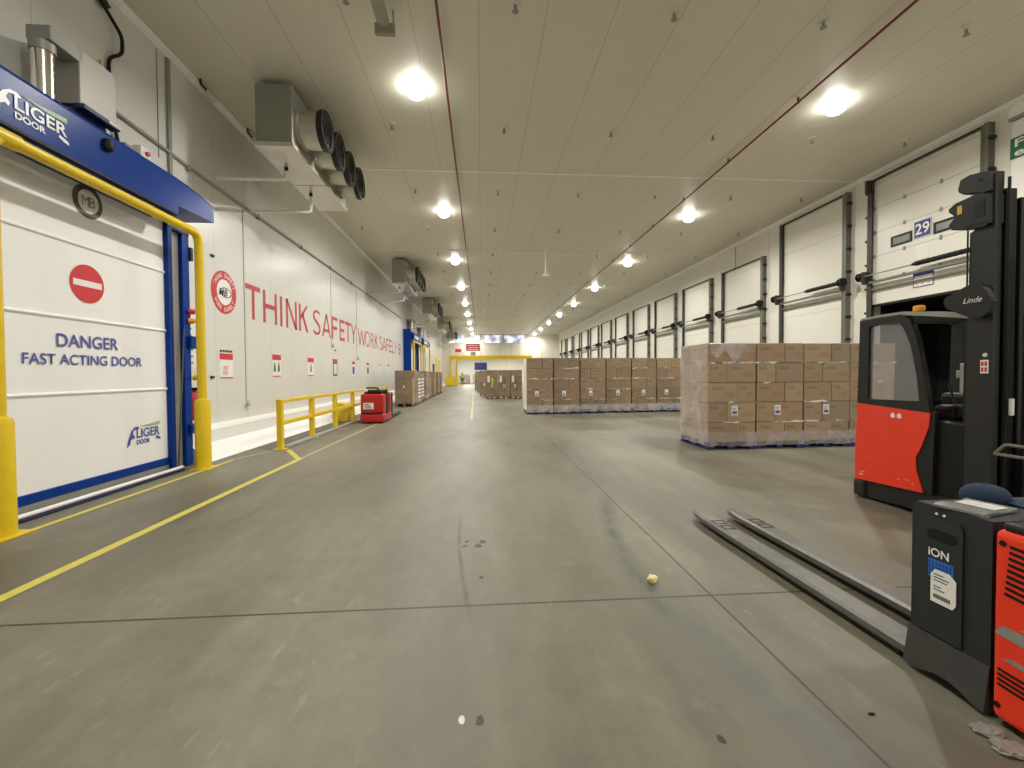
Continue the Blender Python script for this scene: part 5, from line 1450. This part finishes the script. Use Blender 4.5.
B().text(FR_(RT0 - 0.077, 0, 0), 'Linde', -3.850, -3.690, 2.190, 2.240, 0.003, 0.0, 0.35).build('maker_lettering', 'swhite', dk)
B().lathe([(0.018, 0), (0.042, 0), (0.042, 0.05), (0.018, 0.05)], (RT0 - 0.02, 3.950, 2.220), (-1, 0, 0), 20).build('pivot_pin', 'dark2', dk, True)
s = B().box(RT0 - 0.006, RT0 - 0.001, 3.69, 3.755, 1.53, 1.655).build('warning_sticker', 'swhite', t)
b = B()
for q in range(4):
    b.box(RT0 - 0.008, RT0 - 0.006, 3.70 + 0.028 * (q % 2), 3.72 + 0.028 * (q % 2), 1.545 + 0.055 * (q // 2), 1.585 + 0.055 * (q // 2))
b.build('pictogram', 'sred', s)
B().lathe([(0, 0), (0.02, 0), (0.016, 0.01), (0, 0.012)], (RT0, 3.72, 1.70), (-1, 0, 0), 12).build('mast_bolt', 'silver', t, True)
B().tube([(4.58, 3.575, 0.81), (4.58, 3.50, 0.905), (4.58, 3.20, 0.905), (4.58, 3.05, 0.81), (4.58, 3.575, 0.81)], 0.015, 8, 0.03).build('hand_guard', 'rtrack', t, True)
for x0 in (4.72, 5.67):
    lg = B().box(x0, x0 + 0.17, 2.45, 3.62, 0.05, 0.20, 0.02).build('support_leg', 'dark', t)
    B().cyl((x0 + 0.02, 2.62, 0.09), (x0 + 0.15, 2.62, 0.09), 0.09, 20).build('load_wheel', 'rubber', lg, True)
B().cyl((5.0, 4.8, 0.15), (5.2, 4.8, 0.15), 0.15, 24).build('drive_wheel', 'rubber', t, True)
ca = B().box(4.95, 5.62, 3.44, 3.58, 0.20, 0.85, 0.01).build('fork_carriage', 'dark', t)
for x0 in (5.02, 5.44):
    B().prism(YZ, [(3.44, 0.85), (3.40, 0.85), (3.40, 0.28), (2.35, 0.24), (2.35, 0.225), (3.44, 0.22)], x0, x0 + 0.11).build('fork', 'dark', ca)

# ================================================================ PALLET TRUCKS
def fork_mesh(x0, x1, ya, yb, z0=0.035, z1=0.095):
    b = B()
    secs = []
    for y, ins, dz in ((ya, 0, 0), (yb - 0.32, 0, 0), (yb - 0.10, 0.022, -0.006), (yb - 0.02, 0.045, -0.016), (yb, 0.06, -0.03)):
        a, c = x0 + ins, x1 - ins
        secs.append([b.bm.verts.new(p) for p in ((a, y, z0 + (0.012 if ins > 0.04 else 0)), (a, y, z1 - 0.018 + dz), (a + 0.016, y, z1 + dz), (c - 0.016, y, z1 + dz), (c, y, z1 - 0.018 + dz), (c, y, z0 + (0.012 if ins > 0.04 else 0)))])
    for p, q in zip(secs, secs[1:]):
        for k in range(6):
            b.bm.faces.new((p[k], p[(k + 1) % 6], q[(k + 1) % 6], q[k]))
    b.bm.faces.new(secs[0]); b.bm.faces.new(secs[-1])
    return b

PX0, PX1 = 2.25, 2.96
t = thing('pallet_truck', (2.6, 1.7, 0), 'red and charcoal ride-on pallet truck with two long worn steel forks', 'pallet truck')
B().prism(YZ, [(2.14, 0.10), (2.14, 0.85), (2.115, 0.88), (1.785, 0.88), (1.785, 0.10)], PX0, PX1).build('battery_box', 'charcoal', t)
sk = B().prism(YZ, [(2.15, 0.03), (2.15, 0.21), (2.14, 0.225), (1.785, 0.225), (1.785, 0.02), (1.83, 0.025), (1.88, 0.05), (1.94, 0.06), (2.0, 0.055), (2.05, 0.035), (2.09, 0.02)], PX0 - 0.032, PX1 + 0.032)
for v in sk.bm.verts:
    if v.co.z > 0.15:
        v.co.x = min(max(v.co.x, PX0 - 0.005), PX1 + 0.005)
sk.build('lower_skirt', 'skirt', t)
Mp = FR_(PX0 - 0.001, 0, 0)
def stadium(y0, y1, z0, z1, n=8):
    r = (z1 - z0) / 2
    return [(-y1 + r + r * math.cos(math.pi / 2 + math.pi * k / n), z0 + r + r * math.sin(math.pi / 2 + math.pi * k / n)) for k in range(n + 1)] + \
           [(-y0 - r + r * math.cos(-math.pi / 2 + math.pi * k / n), z0 + r + r * math.sin(-math.pi / 2 + math.pi * k / n)) for k in range(n + 1)]
pnl = [(-2.115, 0.235), (-1.895, 0.235), (-1.895, 0.80), (-1.91, 0.825), (-2.10, 0.825), (-2.115, 0.80)]
bp = B().prism(Mp, pnl, 0, 0.010).build('battery_door', 'charcoal', t)
Mq = FR_(PX0 - 0.0115, 0, 0)
B().prism(Mq, stadium(1.92, 2.055, 0.715, 0.765), 0, 0.002).build('hand_slot', 'black', bp)
B().text(Mq, 'iON', -2.045, -1.95, 0.63, 0.672, 0.003, 0.02).build('battery_lettering', 'swhite', bp)
bl = B().prism(Mq, [(-2.045, 0.525), (-1.93, 0.525), (-1.93, 0.615), (-2.045, 0.615)], 0, 0.002).build('blue_decal', 'ltblue', bp)
b = B()
for q in range(7):
    b.prism(Mq, [(-2.04 + q * 0.016, 0.53), (-2.037 + q * 0.016, 0.53), (-2.037 + q * 0.016, 0.61), (-2.04 + q * 0.016, 0.61)], 0.0022, 0.003)
for q in range(4):
    b.prism(Mq, [(-2.04, 0.538 + q * 0.019), (-1.935, 0.538 + q * 0.019), (-1.935, 0.541 + q * 0.019), (-2.04, 0.541 + q * 0.019)], 0.0022, 0.003)
b.build('decal_grid', 'sblue', bl)
tg = B().prism(FR_(PX0 - 0.015, 0, 0), [(-2.03, 0.405), (-1.93, 0.405), (-1.915, 0.43), (-1.915, 0.545), (-1.945, 0.57), (-2.01, 0.57), (-2.03, 0.54)], 0, 0.002).build('paper_tag', 'swhite', bp)
b = B()
for k, (z, w) in enumerate(((0.545, 0.045), (0.53, 0.07), (0.515, 0.06), (0.485, 0.035), (0.47, 0.05))):
    b.prism(FR_(PX0 - 0.0175, 0, 0), [(-2.015, z), (-2.015 + w, z), (-2.015 + w, z + 0.004), (-2.015, z + 0.004)], 0, 0.001)
for k in range(13):
    b.prism(FR_(PX0 - 0.0175, 0, 0), [(-2.015 + k * 0.006, 0.428), (-2.012 + k * 0.006, 0.428), (-2.012 + k * 0.006, 0.448), (-2.015 + k * 0.006, 0.448)], 0, 0.001)
b.build('tag_print', 'dark', tg)
for y in (1.985, 2.02):
    B().lathe([(0, 0), (0.007, 0), (0.005, 0.004), (0, 0.004)], (PX0 - 0.001, y, 0.842), (-1, 0, 0), 10).build('rivet', 'silver', t, True)
B().box(PX0 + 0.02, PX0 + 0.10, 2.02, 2.10, 0.872, 0.878, 0.002).build('top_latch', 'grey', t)
B().box(PX0 + 0.02, PX0 + 0.06, 1.84, 1.90, 0.872, 0.882, 0.004).build('top_latch', 'silver', t)
# motor body
rb = B().box(PX0 - 0.03, PX1 + 0.03, 0.62, 1.762, 0.035, 0.865, 0.028, 3).build('motor_hood', 'red', t)
Mr = FR_(PX0 - 0.0315, 0, 0)
b = B()
for k in range(9):
    z = 0.585 + k * 0.026
    b.prism(Mr, [(-1.715 + 0.002 * k, z + 0.006), (-1.625 + 0.004 * k, z - 0.004), (-1.625 + 0.004 * k, z + 0.008), (-1.715 + 0.002 * k, z + 0.018)], 0, 0.002)
b.build('upper_vent', 'black', rb)
b = B()
for k in range(4):
    z = 0.185 + k * 0.022
    b.prism(Mr, [(-1.735, z + 0.004), (-1.625, z - 0.002), (-1.625, z + 0.008), (-1.735, z + 0.014)], 0, 0.002)
b.build('lower_vent', 'black', rb)
for y, z in ((1.725, 0.81), (1.735, 0.10)):
    B().disc(Mr, -y, z, 0.013, 0, 0.002, 16).build('bolt_hole', 'black', rb)
for z0, z1, y in ((0.40, 0.455, 1.75), (0.455, 0.50, 1.66), (0.30, 0.325, 1.72)):
    B().prism(Mr, [(-y, z0 + 0.01), (-y + 0.10, z0), (-1.30, z0), (-1.30, z1), (-y + 0.16, z1 - 0.004), (-y + 0.03, z1)], 0, 0.0012).build('scuff_mark', 'scrap', rb)
B().box(PX0 - 0.02, PX1 + 0.02, 0.64, 1.74, 0.862, 0.90, 0.015).build('top_cover', 'dark', t)
B().tube([(2.72, 1.90, 0.87), (2.72, 1.88, 0.955), (2.72, 1.55, 0.975), (2.72, 1.50, 0.90)], 0.016, 10, 0.03).build('grab_rail', 'silver', t, True)
B().box(2.55, 2.95, 1.45, 1.78, 0.895, 0.985, 0.03).build('control_console', 'dark', t)
B().lathe([(0, 0), (0.028, 0), (0.022, 0.05), (0.03, 0.06), (0.03, 0.10), (0, 0.115)], (2.60, 1.84, 0.872), seg=14).build('steering_knob', 'grey', t, True)
B().box(PX0, PX1, 0.10, 0.62, 0.06, 0.12, 0.01).build('operator_platform', 'black', t)
B().box(PX0 + 0.05, PX1 - 0.05, 0.05, 0.14, 0.10, 1.15, 0.04).build('operator_backrest', 'black', t)
for x in (PX0 + 0.12, PX1 - 0.12):
    B().cyl((x - 0.04, 1.1, 0.075), (x + 0.04, 1.1, 0.075), 0.075, 20).build('drive_wheel', 'rubber', t, True)
B().box(2.30, 2.92, 2.06, 2.155, 0.05, 0.40, 0.02).build('fork_frame', 'dark', t)
for x0 in (2.238, 2.614):
    f = fork_mesh(x0, x0 + 0.165, 2.09, 4.50, 0.05, 0.105).build('fork', 'fork', t)
    b = B()
    Mz = Matrix.Translation((0, 0, 0.1052))
    for yy in (3.86, 4.00):
        b.ringprism(Mz, [(x0 + 0.022, yy), (x0 + 0.143, yy), (x0 + 0.143, yy + 0.11), (x0 + 0.022, yy + 0.11)], [(x0 + 0.04, yy + 0.022), (x0 + 0.125, yy + 0.022), (x0 + 0.125, yy + 0.088), (x0 + 0.04, yy + 0.088)], 0, 0.0012)
    b.build('wheel_slot', 'black', f)
    B().cyl((x0 + 0.045, 3.95, 0.038), (x0 + 0.12, 3.95, 0.038), 0.038, 16).build('load_roller', 'rubber', f, True)
    B().box(x0 + 0.01, x0 + 0.155, 2.2, 4.15, 0.03, 0.052).build('fork_under_shade', 'forkd', f)  # dark block paints the shadow beneath the fork

t.location.y -= 0.012
t.location.x += 0.012
t.rotation_euler.z = 0.02

# papers and cap lying on the battery
mg = thing('magazine', (2.385, 1.94, 0.881), 'crumpled shiny magazine lying on top of the charcoal battery box', 'magazine')
b = B()
NX, NY = 10, 8
mrot = Matrix.Translation((2.385, 1.94, 0.890)) @ Matrix.Rotation(math.radians(14), 4, 'Z')
for lay in (0, 1):
    g = [[b.bm.verts.new(mrot @ Vector((-0.13 + 0.26 * i / NX, -0.095 + 0.19 * j / NY, 0.004 * (1 - lay) - 0.006 * lay + 0.004 * math.sin(i * 0.7) * (1 - lay) * (1 if j < 6 else 1.5) + 0.002 * random.random() * (1 - lay)))) for j in range(NY + 1)] for i in range(NX + 1)]
    for i in range(NX):
        for j in range(NY):
            b.bm.faces.new((g[i][j], g[i + 1][j], g[i + 1][j + 1], g[i][j + 1]))
    if lay == 0:
        top_ = g
    else:
        rim = [(i, 0) for i in range(NX)] + [(NX, j) for j in range(NY)] + [(i, NY) for i in range(NX, 0, -1)] + [(0, j) for j in range(NY, 0, -1)]
        for (a, c), (e, f) in zip(rim, rim[1:] + rim[:1]):
            b.bm.faces.new((top_[a][c], top_[e][f], g[e][f], g[a][c]))
b.build('cover', 'magcover', mg, True)
b = B()
for q in range(5):
    b.prism(mrot @ Matrix.Translation((0, 0, 0.0105)), [(-0.02 + 0.022 * q, -0.08), (-0.006 + 0.022 * q, -0.08), (-0.004 + 0.022 * q, 0.06), (-0.016 + 0.022 * q, 0.07)], 0, 0.001)
b.build('cover_print', 'paper', mg)
cp = thing('baseball_cap', (2.66, 1.99, 0.90), 'dark blue baseball cap lying on the battery box of the pallet truck', 'cap')
b = B()
cm = Matrix.Translation((2.60, 2.07, 0.8825)) @ Matrix.Rotation(math.radians(0), 4, 'Y') @ Matrix.Rotation(math.radians(-25), 4, 'Z') @ Matrix.Diagonal((1.08, 0.9, 0.9, 1))
b.lathe([(0.088, 0.0), (0.092, 0.02), (0.088, 0.045), (0.070, 0.072), (0.040, 0.088), (0.010, 0.094), (0.008, 0.099), (0, 0.10)], (0, 0, 0), seg=24)
b.xform(cm).build('crown', 'capblue', cp, True)
b = B()
rows = []
for r_ in (0.086, 0.115, 0.145, 0.165):
    rows.append([b.bm.verts.new(cm @ Vector((r_ * math.cos(a) * 1.02, r_ * math.sin(a) * (0.92 if r_ > 0.1 else 1.0), 0.016 - (r_ - 0.086) * 0.10 - 0.005 * (math.sin(a)) ** 2))) for a in [math.radians(-62 + 124 * k / 12) for k in range(13)]])
for p, q in zip(rows, rows[1:]):
    for k in range(12):
        b.bm.faces.new((p[k], p[k + 1], q[k + 1], q[k]))
br = b.build('brim', 'capblue', cp, True)
sm = br.modifiers.new('thick', 'SOLIDIFY'); sm.thickness = 0.005

# red pallet truck parked by the guard rail
tx0, tx1, ty = -3.84, -3.12, 14.1
t = thing('pallet_truck', ((tx0 + tx1) / 2, ty, 0), 'red ride-on pallet truck parked beside the yellow guard rail', 'pallet truck')
mh = B().box(tx0, tx1, ty, ty + 0.62, 0.28, 0.94, 0.07, 4).build('motor_hood', 'tugred', t, True)
B().box(tx0 - 0.01, tx1 + 0.01, ty - 0.02, ty + 1.42, 0.03, 0.30, 0.05, 3).build('lower_body', 'tugred', t, True)
B().box(tx0 + 0.03, tx1 - 0.03, ty - 0.005, ty + 0.02, 0.30, 0.36, 0.008).build('bumper_strip', 'dark', t)
st = B().box(tx0 + 0.10, tx0 + 0.42, ty - 0.012, ty - 0.004, 0.46, 0.66).build('notice_sticker', 'swhite', mh)
b = B()
for q in range(3):
    b.box(tx0 + 0.14, tx0 + 0.36 - 0.04 * q, ty - 0.015, ty - 0.012, 0.49 + 0.055 * q, 0.515 + 0.055 * q)
b.build('sticker_print', 'dark', st)
B().prism(YZ, [(ty + 0.42, 0.28), (ty + 0.42, 0.97), (ty + 0.50, 1.06), (ty + 0.62, 1.06), (ty + 0.76, 0.90), (ty + 0.80, 0.28)], tx0 + 0.02, tx1 + 0.012).build('operator_bay', 'black', t)
cs = B().box(tx0 + 0.14, tx1 - 0.08, ty + 0.12, ty + 0.62, 0.93, 1.06, 0.05, 3).build('control_console', 'black', t, True)
B().tube([(tx0 + 0.14, ty + 0.25, 1.03), (tx0 + 0.14, ty + 0.20, 1.13), (tx0 + 0.52, ty + 0.20, 1.13), (tx0 + 0.52, ty + 0.25, 1.03)], 0.025, 8, 0.05).build('steering_handle', 'black', cs, True)
B().box(tx0 + 0.10, tx0 + 0.20, ty + 0.1, ty + 0.2, 1.0, 1.10, 0.02).build('grip', 'paper', cs)
B().box(tx0 + 0.02, tx1, ty + 0.98, ty + 1.40, 0.25, 0.93, 0.03).build('battery_box', 'tugred', t)
B().box(tx0, tx1 + 0.014, ty + 1.22, ty + 1.44, 0.10, 0.94, 0.02).build('battery_side', 'dark', t)
for x in (tx0 + 0.15, tx1 - 0.15):
    B().cyl((x - 0.04, ty + 0.35, 0.09), (x + 0.04, ty + 0.35, 0.09), 0.09, 18).build('drive_wheel', 'rubber', t, True)
for x0 in (tx0 + 0.08, tx1 - 0.245):
    f = fork_mesh(x0, x0 + 0.165, ty + 1.4, ty + 3.75).build('fork', 'dark', t)
    B().cyl((x0 + 0.045, ty + 3.3, 0.038), (x0 + 0.12, ty + 3.3, 0.038), 0.038, 14).build('load_roller', 'rubber', f, True)
# yellow box standing behind the rail
t = thing('yellow_bin', (-4.75, 15.6, 0), 'yellow plastic grit bin behind the guard rail beside the red pallet truck', 'bin')
B().prism(XZm(0), [(-4.80, 0.0), (-4.46, 0.0), (-4.42, 0.42), (-4.82, 0.42)], 14.9, 15.4).build('bin_body', 'yellow', t)
B().prism(XZm(0), [(-4.84, 0.42), (-4.40, 0.42), (-4.40, 0.45), (-4.60, 0.60), (-4.84, 0.62)], 14.88, 15.42).build('lid', 'yellow', t)

# ================================================================ LITTER
def scrap(name, loc, r, squash, mat, label, cat, seed, n=2):
    rnd = random.Random(seed)
    b = B()
    bmesh.ops.create_icosphere(b.bm, subdivisions=n, radius=1)
    for v in b.bm.verts:
        k = 1 + rnd.uniform(-0.28, 0.22)
        v.co = Vector((v.co.x * r[0] * k, v.co.y * r[1] * k, v.co.z * squash * k))
    zmin = min(v.co.z for v in b.bm.verts)
    for v in b.bm.verts:
        v.co += Vector((loc[0], loc[1], -zmin + 0.0005))
    return tag(b.build(name, mat), label, cat)
scrap('crumpled_scrap', (1.25, 3.11), (0.036, 0.034), 0.030, 'crumb', 'small crumpled pale yellow paper ball on the floor by the tyre mark', 'litter', 3)
scrap('plastic_scrap', (2.155, 1.69), (0.055, 0.04), 0.010, 'scrap', 'torn grey plastic film on the floor at the battery corner of the pallet truck', 'litter', 5, 3)
scrap('plastic_scrap', (2.135, 1.60), (0.06, 0.05), 0.012, 'scrap', 'larger torn grey plastic film on the floor along the red body of the pallet truck', 'litter', 8, 3)
scrap('floor_chip', (1.750, 1.820), (0.022, 0.008), 0.004, 'black', 'tiny dark chip lying on the floor left of the pallet truck shadow', 'litter', 11, 1)
